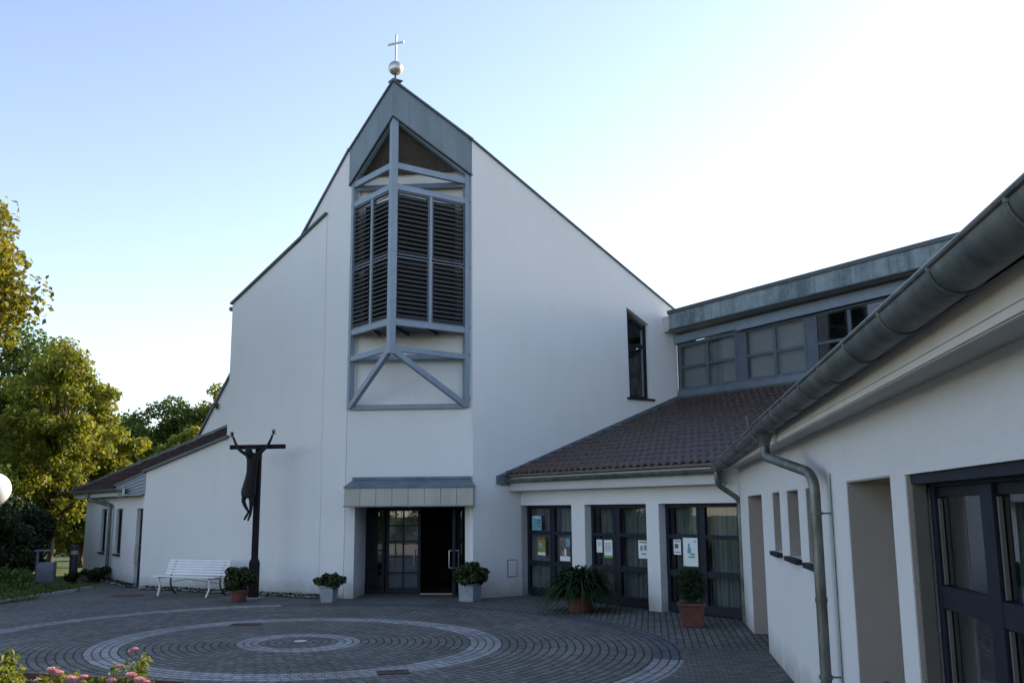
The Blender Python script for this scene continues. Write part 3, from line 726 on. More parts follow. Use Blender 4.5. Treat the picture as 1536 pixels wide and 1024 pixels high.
def half_gutter(mb, F, a0, z0, a1, z1, off, r_, n=10, seg=None):
    """half-round gutter with an outer bead, along a frame"""
    L = abs(a1 - a0); N_ = 2
    for inner in (0, 1):
        rr = r_ - .006 * inner; base = len(mb.v)
        for a, z in ((a0, z0), (a1, z1)):
            for k in range(n + 1):
                t = math.pi * k / n; mb.v.append(tuple(F(a, off + rr * math.cos(t), z - rr * math.sin(t))))
        for k in range(n): mb.f.append((base + k, base + k + 1, base + n + 2 + k, base + n + 1 + k))
    mb.tube([F(a0, off + r_, z0 + .004), F(a1, off + r_, z1 + .004)], .014, 8)
    # end caps
    for a, z in ((a0, z0), (a1, z1)):
        base = len(mb.v)
        for k in range(n + 1):
            t = math.pi * k / n; mb.v.append(tuple(F(a, off + r_ * math.cos(t), z - r_ * math.sin(t))))
        mb.f.append(tuple(range(base, base + n + 1)))
def gutter_rings(F, a0, z0, a1, z1, off, r_, n, sp=14):
    mb = MB()
    for i in range(1, n):
        t = i / n; a = a0 + (a1 - a0) * t; z = z0 + (z1 - z0) * t
        pts = [F(a, off + (r_ + .004) * math.cos(math.pi * k / sp), z - (r_ + .004) * math.sin(math.pi * k / sp)) for k in range(sp + 1)]
        mb.tube(pts, .007, 6); mb.tube([F(a, off + r_, z + .012), F(a, off + r_, z - .02)], .012, 6)
    return mb

# ------------------------------------------------------------------ link building
link = thing('link_building', 'low tiled link building with three tall curtained windows and a clerestory', 'building', (2.5, 20, 0))
w = wall(Ww, [(-.2, 2.1), (-.2, 2.9), (7.05, 2.9), (7.05, 0), (6.86, 0), (6.86, 2.1), (4.745, 2.1), (4.745, 0), (4.38, 0), (4.38, 2.1), (2.41, 2.1), (2.41, 0), (1.945, 0), (1.945, 2.1)], [], 0, -.32)
w.build('window_wall', 'stucco', link)
MB().box(Ww, -.3, -.0, -.01, -.3, 0, 2.11).build('corner_pier', 'stucco', link)
for a0, a1, m0, m1 in ((.0, 1.945, .90, 1.08), (2.41, 4.38, 3.15, 3.36), (4.745, 6.86, 5.60, 5.82)):
    F_ = Frame(Ww(0, -.22, 0).xy, Ww.d, Ww.n); b = MB()
    b.box(F_, a0, a0 + .08, -.04, .04, .02, 2.1); b.box(F_, a1 - .08, a1, -.04, .04, .02, 2.1)
    b.box(F_, a0 + .08, a1 - .08, -.04, .04, 2.02, 2.1); b.box(F_, a0 + .08, a1 - .08, -.04, .04, .02, .20)
    b.box(F_, m0, m1, -.045, .045, .20, 2.02)
    b.box(F_, m0 + .05, m0 + .07, .045, .055, .20, 2.02)
    for z0, z1 in ((1.42, 1.50), (.70, .82)):
        b.box(F_, a0 + .08, m0, -.035, .035, z0, z1); b.box(F_, m1, a1 - .08, -.035, .035, z0, z1)
    wd = b.build('window', 'wframe', link, bevel=.004)
    MB().box(F_, a0 + .04, a1 - .04, -.004, .004, .1, 2.06).build('pane', 'glass', wd)
    cu = MB()
    for c0, c1 in ((a0 + .06, (m0 + m1) / 2 - .02), ((m0 + m1) / 2 + .02, a1 - .06)):
        N_ = int((c1 - c0) / .014); base = len(cu.v); ph = random.random() * 6
        for i in range(N_ + 1):
            a = c0 + (c1 - c0) * i / N_; o_ = -.20 + .026 * math.sin(a * 62 + ph + 1.3 * math.sin(a * 9)) + .012 * math.sin(a * 23)
            cu.v.append(tuple(F_(a, o_, .06))); cu.v.append(tuple(F_(a, o_, 2.08)))
        for i in range(N_): q = base + 2 * i; cu.f.append((q, q + 2, q + 3, q + 1))
    cu.build('curtain', 'curtain', wd, smooth=False)
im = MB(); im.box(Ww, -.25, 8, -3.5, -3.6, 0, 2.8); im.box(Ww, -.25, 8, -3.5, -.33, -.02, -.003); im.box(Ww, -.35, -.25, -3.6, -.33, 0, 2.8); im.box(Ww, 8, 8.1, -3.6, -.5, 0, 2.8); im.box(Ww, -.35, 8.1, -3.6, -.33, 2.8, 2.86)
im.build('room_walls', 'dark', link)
zt = lambda v: 2.985 + .362 * v
tiles('tiled_roof', link, lambda s, v, z: Ww(s, -v, z), -.46, 5.5, lambda v: (.03, 7.05 + (v + .45) * .55 if v < 1.2 else 12.5), zt)
MB().hexa([Ww(-.0, .44, zt(-.44) - .05), Ww(7.0, .44, zt(-.44) - .05), Ww(12, -5.45, zt(5.45) - .05), Ww(0, -5.45, zt(5.45) - .05), Ww(-.0, .44, zt(-.44)), Ww(7.0, .44, zt(-.44)), Ww(12, -5.45, zt(5.45)), Ww(0, -5.45, zt(5.45))]).build('roof_deck', 'timber', link)
# flashing up the church wall
fl = MB(); fl.prism(Wr, [(-.70, 2.62), (-.70, 2.80), (5.5, 5.13), (5.5, 4.95)], .004, .035); fl.prism(Wr, [(-.55, 2.80), (-.55, 2.845), (5.5, 5.06), (5.5, 5.0)], .035, .12)
fl.build('flashing', 'canopy_roof', link)
# eaves: fascia, soffit, gutter
ev = MB(); ev.box(Ww, -.1, 6.60, .002, .32, 2.44, 2.46); ev.box(Ww, -.1, 6.62, .32, .345, 2.44, 2.76); ev.build('eaves_board', 'soffit', link)
gt = MB(); half_gutter(gt, Ww, -.55, 2.70, 6.72, 2.70, .43, .075); gt.build('gutter', 'zinc', link, smooth=True)
build_each(gutter_rings(Ww, -.5, 2.70, 6.7, 2.70, .43, .075, 9), 'gutter_bracket', 'zinc', link)
ge = MB(); ge.prism(Wr, [(-.72, 2.60), (-.55, 2.58), (-.05, 2.58), (.1, 2.85), (-.72, 2.80)], .012, .05); ge.build('eaves_cheek', 'canopy_roof', link)
# clerestory, standing back on the roof
Wc = Frame(Wr(5.4, 0, 0).xy, Ww.d, Ww.n)
cz = lambda a: 6.53 + .0255 * a
cl = MB(); cl.prism(Wc, [(-.05, 5.03), (13, 5.03), (13, 5.20), (-.05, 5.20)], .03, -.25); cl.prism(Wc, [(-.05, 4.5), (13, 4.5), (13, 5.028), (-.05, 5.028)], -.01, -.25); cl.build('clerestory_sill', 'canopy_roof', link)
for i, (a0, a1) in enumerate(((.10, 2.18), (2.46, 4.40), (4.66, 6.60), (6.88, 8.9), (9.2, 11.2))):
    b = MB(); z1a, z1b = cz(a0) - .02, cz(a1) - .02; m = (a0 + a1) / 2
    b.box(Wc, a0, a0 + .07, -.06, .0, 5.2, z1a); b.box(Wc, a1 - .07, a1, -.06, .0, 5.2, z1b); b.box(Wc, a0 + .07, a1 - .07, -.06, 0, 5.2, 5.28)
    b.hexa([Wc(a0 + .07, -.06, z1a - .09), Wc(a1 - .07, -.06, z1b - .09), Wc(a1 - .07, 0, z1b - .09), Wc(a0 + .07, 0, z1a - .09), Wc(a0 + .07, -.06, z1a), Wc(a1 - .07, -.06, z1b), Wc(a1 - .07, 0, z1b), Wc(a0 + .07, 0, z1a)])
    b.box(Wc, m - .045, m + .045, -.055, -.005, 5.28, z1a - .09); 
    b.box(Wc, a0 + .07, m - .045, -.05, -.01, 5.83, 5.90); b.box(Wc, m + .045, a1 - .07, -.05, -.01, 5.83, 5.90)
    wd = b.build('clerestory_window', 'wframe2', link, bevel=.004)
    MB().prism(Wc, [(a0 + .04, 5.24), (a1 - .04, 5.24), (a1 - .04, z1b - .05), (a0 + .04, z1a - .05)], -.027, -.033).build('pane', 'glass_hi', wd)
    if i in (0, 1): MB().prism(Wc, [(a0 + .03, 5.22) if i else (a0 + .03, 5.22), (a1 - .03, 5.22), (a1 - .03, z1b), (a0 + .03, z1a)], -.16, -.17).build('blind', 'blind', wd)
b = MB()
for a0, a1 in ((-.04, .10), (2.18, 2.46), (4.40, 4.66), (6.60, 6.88), (8.9, 9.2)): b.box(Wc, a0, a1, -.1, -.012, 5.2, cz(a0) + .0)
build_each(b, 'clerestory_post', 'wframe2', link)
b = MB(); b.hexa([Wc(-.05, -.05, cz(0)), Wc(13, -.05, cz(13)), Wc(13, .10, cz(13)), Wc(-.05, .10, cz(0)), Wc(-.05, -.05, cz(0) + .22), Wc(13, -.05, cz(13) + .22), Wc(13, .10, cz(13) + .22), Wc(-.05, .10, cz(0) + .22)]); b.build('blind_box', 'frame', link, bevel=.005)
b = MB(); b.hexa([Wc(2.30, .102, cz(2.3) - .05), Wc(13, .102, cz(13) - .05), Wc(13, .135, cz(13) - .05), Wc(2.30, .135, cz(2.3) - .05), Wc(2.30, .102, cz(2.3) + .16), Wc(13, .102, cz(13) + .16), Wc(13, .135, cz(13) + .16), Wc(2.30, .135, cz(2.3) + .16)]); b.build('blind_box_cover', 'frame', link, bevel=.005)
b = MB(); b.tube([Wc(.06, .04, 5.25), Wc(.06, .04, 6.5)], .012, 8); b.build('blind_rail', 'steel', link, smooth=True)
rz = lambda a: 6.86 + .0185 * a
b = MB()
nn = 26
for i in range(nn):
    p, q = .28 + 12.7 * i / nn, .28 + 12.7 * (i + 1) / nn; o = .55 + .003 * (i % 2)
    b.hexa([Wc(p + .003, .5, rz(p) - .0), Wc(q - .003, .5, rz(q)), Wc(q - .003, o, rz(q)), Wc(p + .003, o, rz(p)), Wc(p + .003, .5, rz(p) + .42), Wc(q - .003, .5, rz(q) + .42), Wc(q - .003, o, rz(q) + .42), Wc(p + .003, o, rz(p) + .42)])
b.build('roof_fascia', 'copper', link)
b = MB(); b.hexa([Wc(.27, .40, rz(0) + .42), Wc(13, .40, rz(13) + .42), Wc(13, .585, rz(13) + .42), Wc(.27, .585, rz(0) + .42), Wc(.27, .40, rz(0) + .52), Wc(13, .40, rz(13) + .52), Wc(13, .585, rz(13) + .52), Wc(.27, .585, rz(0) + .52)])
b.hexa([Wc(.27, .46, rz(0) - .03), Wc(13, .46, rz(13) - .03), Wc(13, .565, rz(13) - .03), Wc(.27, .565, rz(0) - .03), Wc(.27, .46, rz(0) - .002), Wc(13, .46, rz(13) - .002), Wc(13, .565, rz(13) - .002), Wc(.27, .565, rz(0) - .002)]); b.build('roof_edge', 'coping', link)
b = MB(); b.hexa([Wc(-.1, -6, rz(0) - .02), Wc(13, -6, rz(13) - .02), Wc(13, .455, rz(13) - .02), Wc(-.1, .455, rz(0) - .02), Wc(-.1, -6, rz(0) + .4), Wc(13, -6, rz(13) + .4), Wc(13, .455, rz(13) + .4), Wc(-.1, .455, rz(0) + .4)]); b.build('flat_roof', 'soffit', link)
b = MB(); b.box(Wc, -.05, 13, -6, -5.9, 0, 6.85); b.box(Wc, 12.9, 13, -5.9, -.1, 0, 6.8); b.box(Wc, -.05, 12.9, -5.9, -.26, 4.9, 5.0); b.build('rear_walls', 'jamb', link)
b = MB(); b.box(Wc, .0, 12.8, -1.2, -1.25, 5.01, 6.8); b.build('room_partition', 'dark', link)

# posters on the window glass
def poster(name, label, a0, a1, z0, z1, bg='paper', rects=(), off=-.168):
    t = thing(name, label, 'poster', Ww((a0 + a1) / 2, off, z0), 'papers on the windows')
    MB().box(Ww, a0, a1, off, off + .003, z0, z1).build('sheet', bg, t)
    for i, (x0, x1, y0, y1, m) in enumerate(rects):
        MB().box(Ww, a0 + (a1 - a0) * x0, a0 + (a1 - a0) * x1, off + .0035 + .0006 * i, off + .005 + .0006 * i, z0 + (z1 - z0) * y0, z0 + (z1 - z0) * y1).build('print', m, t)
lines = [(.12, .88, .80 - .07 * i, .82 - .07 * i, 'ink') for i in range(8)]
poster('poster', 'light blue printed sheet at the top of the left window', .22, .60, 1.52, 1.86, 'pblue', [(.05, .45, .08, .92, 'pteal'), (.55, .95, .62, .70, 'ink'), (.55, .95, .42, .50, 'ink'), (.55, .95, .22, .30, 'ink'), (.1, .9, .84, .93, 'paper')])
poster('poster', 'orange and yellow poster with a white foot in the left window', .44, .74, .95, 1.36, 'pyellow', [(0, 1, 0, .16, 'paper'), (0, 1, .84, 1, 'pphoto'), (.15, .6, .40, .68, 'pblue'), (.5, .85, .25, .45, 'pgreen')])
poster('poster', 'dark photo poster with a white foot beside the pillar in the left window', 1.28, 1.68, .85, 1.38, 'pphoto', [(.05, .97, 0, .20, 'paper'), (.45, .62, .22, .5, 'paper'), (.25, .35, .22, .42, 'stonepot'), (.6, .95, .62, .95, 'pblue')])
poster('poster', 'small plain white sheet in the middle window', 2.60, 2.79, 1.08, 1.35, 'paper', lines[:5])
poster('poster', 'white sheet with a green foot in the middle window', 2.85, 3.12, .97, 1.35, 'paper', [(0, 1, 0, .14, 'pgreen')] + lines[:7])
poster('poster', 'white poster with a round drawing at the right side of the middle window', 3.94, 4.24, 1.0, 1.36, 'paper', [(.12, .9, .86, .93, 'ink'), (.2, .45, .42, .72, 'stonepot'), (.55, .85, .45, .75, 'stonepot'), (.3, .75, .2, .3, 'stonepot')])
poster('poster', 'small white sheet with a dark picture in the right window', 4.97, 5.17, 1.11, 1.40, 'paper', [(.15, .65, .42, .72, 'ink'), (.12, .9, .84, .9, 'ink'), (.12, .9, .12, .2, 'stonepot')])
poster('poster', 'large white poster with a blue green drawing in the right window', 5.23, 5.62, .90, 1.44, 'paper', [(.3, .55, .45, .62, 'pteal'), (.5, .8, .38, .46, 'pteal'), (.35, .48, .62, .80, 'pblue'), (.78, .88, .84, .92, 'pblue'), (.35, .8, .30, .35, 'pgreen')])

# ------------------------------------------------------------------ side wing on the right
side = thing('side_building', 'long low white side wing on the right with deep openings and a wide eaves gutter', 'building', (3.5, 10, 0))
out = [(-3.60, 0), (-1.93, 0), (-1.93, 2.2), (.094, 2.2), (.094, 0), (6.258, 0), (6.258, 2.21), (7.722, 2.21), (7.722, 0), (8.107, 0), (8.107, 2.2), (12.6, 2.2), (12.6, 0), (16.5, 0), (16.5, 2.95), (-3.60, 2.95)]
w = wall(Wg, out, [rect(1.347, 2.071, 1.45, 2.2), rect(2.716, 3.60, 1.45, 2.2), rect(4.128, 4.92, 1.45, 2.2)], 0, -.34); w.build('wing_wall', 'stucco', side)
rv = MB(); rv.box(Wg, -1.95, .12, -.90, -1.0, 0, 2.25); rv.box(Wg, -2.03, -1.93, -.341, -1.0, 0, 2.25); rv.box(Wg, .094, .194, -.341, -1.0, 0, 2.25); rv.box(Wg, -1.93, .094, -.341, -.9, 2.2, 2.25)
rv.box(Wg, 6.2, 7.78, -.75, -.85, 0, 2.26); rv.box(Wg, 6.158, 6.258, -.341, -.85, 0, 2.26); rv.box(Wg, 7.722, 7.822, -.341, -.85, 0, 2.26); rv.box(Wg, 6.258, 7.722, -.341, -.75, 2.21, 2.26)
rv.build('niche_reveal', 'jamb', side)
for a0, a1 in ((1.347, 2.071), (2.716, 3.60), (4.128, 4.92)):
    wd = grid_leaf(Frame(Wg(0, -.30, 0).xy, Wg.d, Wg.n), a0, a1, 1.45, 2.2, 1, 1, fw=.06, name='narrow_window', parent=side)
    MB().box(Wg, a0 - .02, a1 + .03, .07, -.26, 1.395, 1.449).build('sill', 'wframe', wd, bevel=.004)
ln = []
for a0, a1, z0, z1, dp in ((-1.93, .094, 0.002, 2.2, .34), (1.347, 2.071, 1.45, 2.2, .26), (2.716, 3.60, 1.45, 2.2, .26), (4.128, 4.92, 1.45, 2.2, .26), (6.258, 7.722, 0.002, 2.21, .34)):  # thin added slabs carry the shaded tone into the openings
    MB().box(Wg, a0 + .001, a0 + .012, -.006, -dp, z0, z1 - .013).build('reveal_shade_lining', 'jamb', side)
    MB().box(Wg, a1 - .012, a1 - .001, -.006, -dp, z0, z1 - .013).build('reveal_shade_lining', 'jamb', side)
    MB().box(Wg, a0 + .001, a1 - .001, -.006, -dp, z1 - .012, z1 - .001).build('reveal_shade_lining', 'jamb', side)
MB().box(Wg, 8.108, 8.122, -.006, -.125, 0.002, 2.19).build('reveal_shade_lining', 'jamb', side)
# wide glazed door
Fd = Frame(Wg(0, -.18, 0).xy, Wg.d, Wg.n)
b = MB(); b.box(Fd, 8.0, 12.7, -.05, .05, 2.12, 2.26); b.box(Fd, 8.14, 8.22, -.05, .05, .02, 2.12)
b.box(Fd, 9.06, 9.24, -.05, .05, .02, 2.12); b.box(Fd, 10.3, 10.46, -.05, .05, .02, 2.12); b.box(Fd, 11.5, 11.66, -.05, .05, .02, 2.12)
for p, q in ((8.22, 9.06), (9.24, 10.3), (10.46, 11.5)):
    b.box(Fd, p, q, -.045, .045, 1.40, 1.53); b.box(Fd, p, q, -.045, .045, .02, .2)
b.box(Fd, 8.22, 9.06, -.05, .02, 2.06, 2.12); b.box(Fd, 9.24, 10.3, -.05, .02, 2.06, 2.12)
gd = b.build('terrace_door', 'wframe', side, bevel=.004)
MB().box(Fd, 8.2, 11.55, -.005, .005, .1, 2.1).build('pane', 'glass', gd)
b = MB()
for a in (8.235, 9.255): b.box(Fd, a, a + .02, .01, .03, 1.54, 2.05); b.box(Fd, a, a + .02, .01, .03, .21, 1.39)
build_each(b, 'glazing_bead', 'soffit_dark', gd)
b = MB(); b.box(Wg, 8.125, 8.15, -.03, -.11, .0, 2.19); b.build('blind_rail', 'soffit_dark', side)
b = MB(); b.box(Wg, 8.107, 12.6, -.16, -.03, 2.14, 2.199); b.build('blind_box', 'wframe', side)
cu = MB(); N_ = 90
for i in range(N_ + 1):
    a = 8.3 + .30 * i / N_; o_ = -.55 + .03 * math.sin(i * .55); cu.v.append(tuple(Wg(a, o_, .05))); cu.v.append(tuple(Wg(a, o_, 2.1)))
for i in range(N_): q = 2 * i; cu.f.append((q, q + 2, q + 3, q + 1))
cu.build('curtain', 'curtain', gd)
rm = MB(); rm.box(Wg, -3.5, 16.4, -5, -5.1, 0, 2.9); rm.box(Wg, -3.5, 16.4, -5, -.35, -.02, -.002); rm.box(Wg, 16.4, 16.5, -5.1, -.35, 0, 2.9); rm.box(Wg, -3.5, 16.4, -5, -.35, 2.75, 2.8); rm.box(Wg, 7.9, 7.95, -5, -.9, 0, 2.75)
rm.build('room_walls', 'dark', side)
# eaves, with the long half-round gutter
sv = MB(); sv.box(Wg, -3.15, 16.5, .002, .259, 2.705, 2.725); sv.build('soffit', 'soffit', side)
sv = MB(); sv.box(Wg, -3.15, 16.5, .26, .281, 2.662, 2.848); sv.box(Wg, -3.15, 16.5, .282, .292, 2.668, 2.70); sv.box(Wg, -3.15, 16.5, .282, .288, 2.712, 2.718); sv.build('fascia_board', 'cream', side)
gt = MB(); half_gutter(gt, Wg, 4.15, 2.85, 16.5, 2.95, .405, .108, 14); gt.build('gutter', 'zinc', side, smooth=True)
build_each(gutter_rings(Wg, 4.15, 2.85, 16.5, 2.95, .405, .108, 15, 16), 'gutter_bracket', 'zinc', side)
gt = MB(); half_gutter(gt, Wg, -3.22, 2.735, 4.12, 2.845, .405, .095, 12); gt.build('gutter', 'zinc', side, smooth=True)
build_each(gutter_rings(Wg, -3.22, 2.735, 4.12, 2.845, .405, .095, 6, 14), 'gutter_bracket', 'zinc', side)
zw = lambda v: 2.955 + .36 * v
tiles('tiled_roof', side, lambda s, v, z: Wg(s, -v, z), -.28, 3.2, lambda v: (-3.2 - (v + .28) * .8, 16.5), lambda v: zw(v), tw=.3, cl=.4, n=5)
MB().hexa([Wg(-3.2, .255, zw(-.255) - .03), Wg(16.5, .255, zw(-.255) - .03), Wg(16.5, -3.3, zw(3.3) - .06), Wg(-8, -3.3, zw(3.3) - .06), Wg(-3.2, .255, zw(-.255)), Wg(16.5, .255, zw(-.255)), Wg(16.5, -3.3, zw(3.3)), Wg(-8, -3.3, zw(3.3))]).build('roof_deck', 'timber', side)
MB().hexa([Wg(-8, -3.3, zw(3.3) - .06), Wg(16.5, -3.3, zw(3.3) - .06), Wg(16.5, -9, 3.0), Wg(-8, -9, 3.0), Wg(-8, -3.3, zw(3.3)), Wg(16.5, -3.3, zw(3.3)), Wg(16.5, -9, 3.06), Wg(-8, -9, 3.06)]).build('rear_roof', 'tile', side)
# downpipes
def downpipe(name, pts, r_, parent, rad=.16, clips=()):
    b = MB(); b.tube(smooth_path(pts, rad, 7), r_, 16); d = b.build(name, 'pipe', parent, smooth=True)
    k = MB()
    for p, q in clips:
        k.tube([p + Vector((0, 0, -.012)), p + Vector((0, 0, .012))], r_ + .012, 16); k.bar(p, q, .015)
    if clips: k.build('pipe_clip', 'zinc', d)
    return d
cl_ = [(Wg(5.50, .13, z), Wg(5.50, .0, z)) for z in (1.95, .55)]
downpipe('downpipe', [Wg(4.32, .41, 2.78), Wg(4.32, .41, 2.52), Wg(5.50, .13, 2.30), Wg(5.50, .13, 1.9), Wg(5.50, .13, .03)], .048, side, .20, cl_)
b = MB(); b.lathe(Wg(4.32, .41, 2.62), [(.050, 0), (.056, .03), (.075, .12), (.095, .14)], 16); b.build('gutter_outlet', 'zinc', side, smooth=True)
b = MB()
for z in (1.2, .55): b.tube([Wg(5.50, .13, z - .02), Wg(5.50, .13, z + .02)], .054, 16)
build_each(b, 'pipe_joint', 'pipe', side, smooth=True)
b = MB(); b.tube([Wg(5.62, .012, 2.3), Wg(5.62, .012, .05)], .006, 6); b.tube(smooth_path([Wg(4.2, .56, 2.90), Wg(4.18, .57, 2.97), Wg(4.3, .56, 2.80), Wg(4.4, .50, 2.66)], .04), .006, 6); build_each(b, 'lightning_wire', 'zinc', side)
pc = Vector((4.08, 17.43))
downpipe('downpipe', [Wg(-3.10, .405, 2.68), Wg(-3.10, .405, 2.42), Vector((pc.x, pc.y, 2.16)), Vector((pc.x, pc.y, 1.9)), Vector((pc.x, pc.y, .03))], .046, side, .18,
         [(Vector((pc.x, pc.y, z)), Vector((pc.x + .12, pc.y + .1, z))) for z in (1.8, .9, .35)])
b = MB(); b.tube([Vector((pc.x + .075, pc.y - .03, 2.3)), Vector((pc.x + .075, pc.y - .03, .03))], .007, 6); b.build('lightning_wire', 'zinc', side)

# ------------------------------------------------------------------ annexe on the left
ann = thing('annexe_building', 'low white annexe with narrow windows under a brown tiled roof, left of the church', 'building', (-12, 29, 0))
w = wall(Wa, [(0, 0), (.21, 0), (.21, 2.11), (.86, 2.11), (.86, 0), (7.55, 0), (7.55, 2.9), (0, 2.9)], [rect(2.50, 3.22, .80, 2.11), rect(4.50, 5.20, .80, 2.11)], 0, -.32); w.build('annexe_wall', 'stucco', ann)
for a0, a1 in ((2.50, 3.22), (4.50, 5.20)):
    wd = grid_leaf(Frame(Wa(0, -.10, 0).xy, Wa.d, Wa.n), a0, a1, .80, 2.11, 1, 1, fw=.11, name='narrow_window', parent=ann)
    MB().box(Wa, a0 - .02, a1 + .02, .06, -.06, .75, .799).build('sill', 'wframe', wd)
d = grid_leaf(Frame(Wa(0, -.13, 0).xy, Wa.d, Wa.n), .21, .86, .02, 2.11, 1, 2, fw=.13, mw=.1, name='side_door', parent=ann)
MB().tube(smooth_path([Wa(.74, -.1, 1.1), Wa(.74, .03, 1.1), Wa(.74, .03, .62), Wa(.74, -.1, .62)], .03), .013, 8).build('handle', 'steel', d, smooth=True)
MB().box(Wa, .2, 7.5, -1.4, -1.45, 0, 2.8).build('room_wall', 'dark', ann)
MB().add([Wa(7.55, 0, 0), Wl(12.2, -2.6, 0), Wa(7.55, 0, 2.9), Wl(12.2, -2.6, 3.1)], [(0, 1, 3, 2)])
za = lambda v: 2.98 + .604 * v
tiles('tiled_roof', ann, lambda s, v, z: Wa(s, -v, z), -.56, 3.0, lambda v: (-2.144 * v + .48, 5.9 - 2.144 * v), za, tw=.21, cl=.33, n=6, mat='tile_dark')
def rp(s, v, dz=0): return Wa(s, -v, za(v) + dz)
q = [(1.15, -.54), (7.2, -.54), (-.35, 3.0), (-6.4, 3.0)]
MB().hexa([rp(q[0][0], q[0][1], -.06), rp(q[1][0], q[1][1], -.06), rp(q[2][0], q[2][1], -.06), rp(q[3][0], q[3][1], -.06), rp(*q[0], 0), rp(*q[1], 0), rp(*q[2], 0), rp(*q[3], 0)]).build('roof_deck', 'timber', ann)
b = MB(); b.bar(rp(7.22, -.54, .05), rp(-.35, 3.0, .05), .10, .09); b.build('verge', 'coping', ann)
b = MB()
b.box(Wa, .2, 7.5, .002, .42, 2.46, 2.48); b.box(Wa, .6, 7.35, .42, .44, 2.46, 2.66); b.build('eaves_board', 'soffit', ann)
gt = MB(); half_gutter(gt, Wa, .85, 2.64, 7.45, 2.66, .52, .075); gt.build('gutter', 'zinc', ann, smooth=True)
b = MB(); b.prism(Wl, [(7.30, 2.50), (8.35, 2.42), (8.50, 2.72), (7.30, 3.06)], .03, -.02); b.build('eaves_cheek', 'frame', ann)
b = MB()
for i_ in range(5): b.bar(Wl(7.34, .04, 2.98 - .10 * i_), Wl(8.44 - .01 * i_, .04, 2.68 - .065 * i_), .012)
b.build('cheek_boards', 'coping', ann)
b = MB(); b.bar(Wl(7.28, .0, 3.09), Wl(8.55, .0, 2.74), .12, .05); b.build('cheek_edge', 'coping', ann)
downpipe('downpipe', [Wa(4.9, .52, 2.6), Wa(4.9, .52, 2.42), Wa(3.62, .10, 2.2), Wa(3.62, .10, 1.9), Wa(3.62, .10, .02)], .05, ann, .16)
b = MB(); b.bar(Gb(4.3, .03, 4.18), Gb(-.5, .03, 4.6), .05, .2); b.build('flashing', 'canopy_roof', ann)

# ------------------------------------------------------------------ crucifix
cx, cy = -6.10, 23.0
cru = thing('crucifix', 'tall dark crucifix with a slender bronze figure, before the white church wall', 'crucifix', (cx, cy, 0))
Fc = fr_at(cx, cy, -8)
b = MB(); b.box(Fc, -.062, .062, -.065, .065, .0, 3.56); b.build('post', 'beam', cru, bevel=.006)
b = MB(); b.box(Fc, -.095, .095, -.095, .095, .0, .82); b.add([Fc(-.095, -.095, .82), Fc(.095, -.095, .82), Fc(.095, .095, .82), Fc(-.095, .095, .82), Fc(-.07, -.07, .90), Fc(.07, -.07, .90), Fc(.07, .07, .90), Fc(-.07, .07, .90)], [(0, 1, 5, 4), (1, 2, 6, 5), (2, 3, 7, 6), (3, 0, 4, 7), (4, 5, 6, 7)]); b.build('base_sleeve', 'beam', cru)
b = MB(); b.box(Fc, -.68, .70, -.14, -.066, 3.47, 3.575); b.build('crossbeam', 'beam', cru, bevel=.005)
def skin(name, verts, edges, mat, parent, sub=2, root=0):
    me = bpy.data.meshes.new(name); org = Vector(parent.location)
    me.from_pydata([tuple(Vector(v[:3]) - org) for v in verts], edges, []); o = bpy.data.objects.new(name, me); COL.objects.link(o); o.parent = parent
    m = o.modifiers.new('skin', 'SKIN'); m.use_smooth_shade = True
    sk = me.skin_vertices[0] if me.skin_vertices else None
    if sk is None:
        # the layer appears with the modifier
        me.update(); sk = me.skin_vertices[0]
    for i, v in enumerate(verts):
        sk.data[i].radius = v[3] if isinstance(v[3], tuple) else (v[3], v[3]); sk.data[i].use_root = (i == root)
    s = o.modifiers.new('sub', 'SUBSURF'); s.levels = s.render_levels = sub
    me.materials.append(M[mat]); return o
def FP_(x, o, z, r_):
    p = Fc(x, o, z); return (p.x, p.y, p.z, r_)
# offsets: o negative = towards the viewer
fo = -.25
vts = [FP_(-.09, fo, 2.42, (.11, .09)),   # 0 pelvis
       FP_(-.08, fo, 2.66, .095), FP_(-.06, fo - .01, 2.90, .10), FP_(-.045, fo, 3.12, .115), FP_(-.045, fo, 3.27, .10), FP_(-.06, fo - .03, 3.36, .048),
       # left arm (viewer's left)
       FP_(-.18, fo, 3.33, .05), FP_(-.31, fo - .02, 3.40, .042), FP_(-.42, fo, 3.49, .037), FP_(-.50, fo, 3.64, .030), FP_(-.555, fo, 3.77, .026),
       # right arm
       FP_(.09, fo, 3.33, .05), FP_(.21, fo - .02, 3.42, .042), FP_(.32, fo, 3.53, .037), FP_(.39, fo, 3.67, .030), FP_(.44, fo, 3.81, .026),
       # left leg: knee out to the left, foot back to the post
       FP_(-.20, fo, 2.38, .075), FP_(-.23, fo - .02, 2.27, .055), FP_(-.17, fo - .02, 2.13, .042), FP_(-.085, fo, 1.99, .030), FP_(-.125, fo - .05, 1.89, .030), FP_(-.155, fo - .09, 1.80, .024),
       # right leg
       FP_(-.03, fo, 2.36, .072), FP_(-.02, fo - .02, 2.20, .055), FP_(-.03, fo - .01, 2.06, .042), FP_(-.045, fo, 1.93, .030), FP_(-.055, fo - .05, 1.85, .028), FP_(-.06, fo - .09, 1.78, .022)]
eds = [(0, 1), (1, 2), (2, 3), (3, 4), (4, 5), (4, 6), (6, 7), (7, 8), (8, 9), (9, 10), (4, 11), (11, 12), (12, 13), (13, 14), (14, 15),
       (0, 16), (16, 17), (17, 18), (18, 19), (19, 20), (20, 21), (0, 22), (22, 23), (23, 24), (24, 25), (25, 26), (26, 27)]
skin('figure_body', vts, eds, 'bronze', cru)
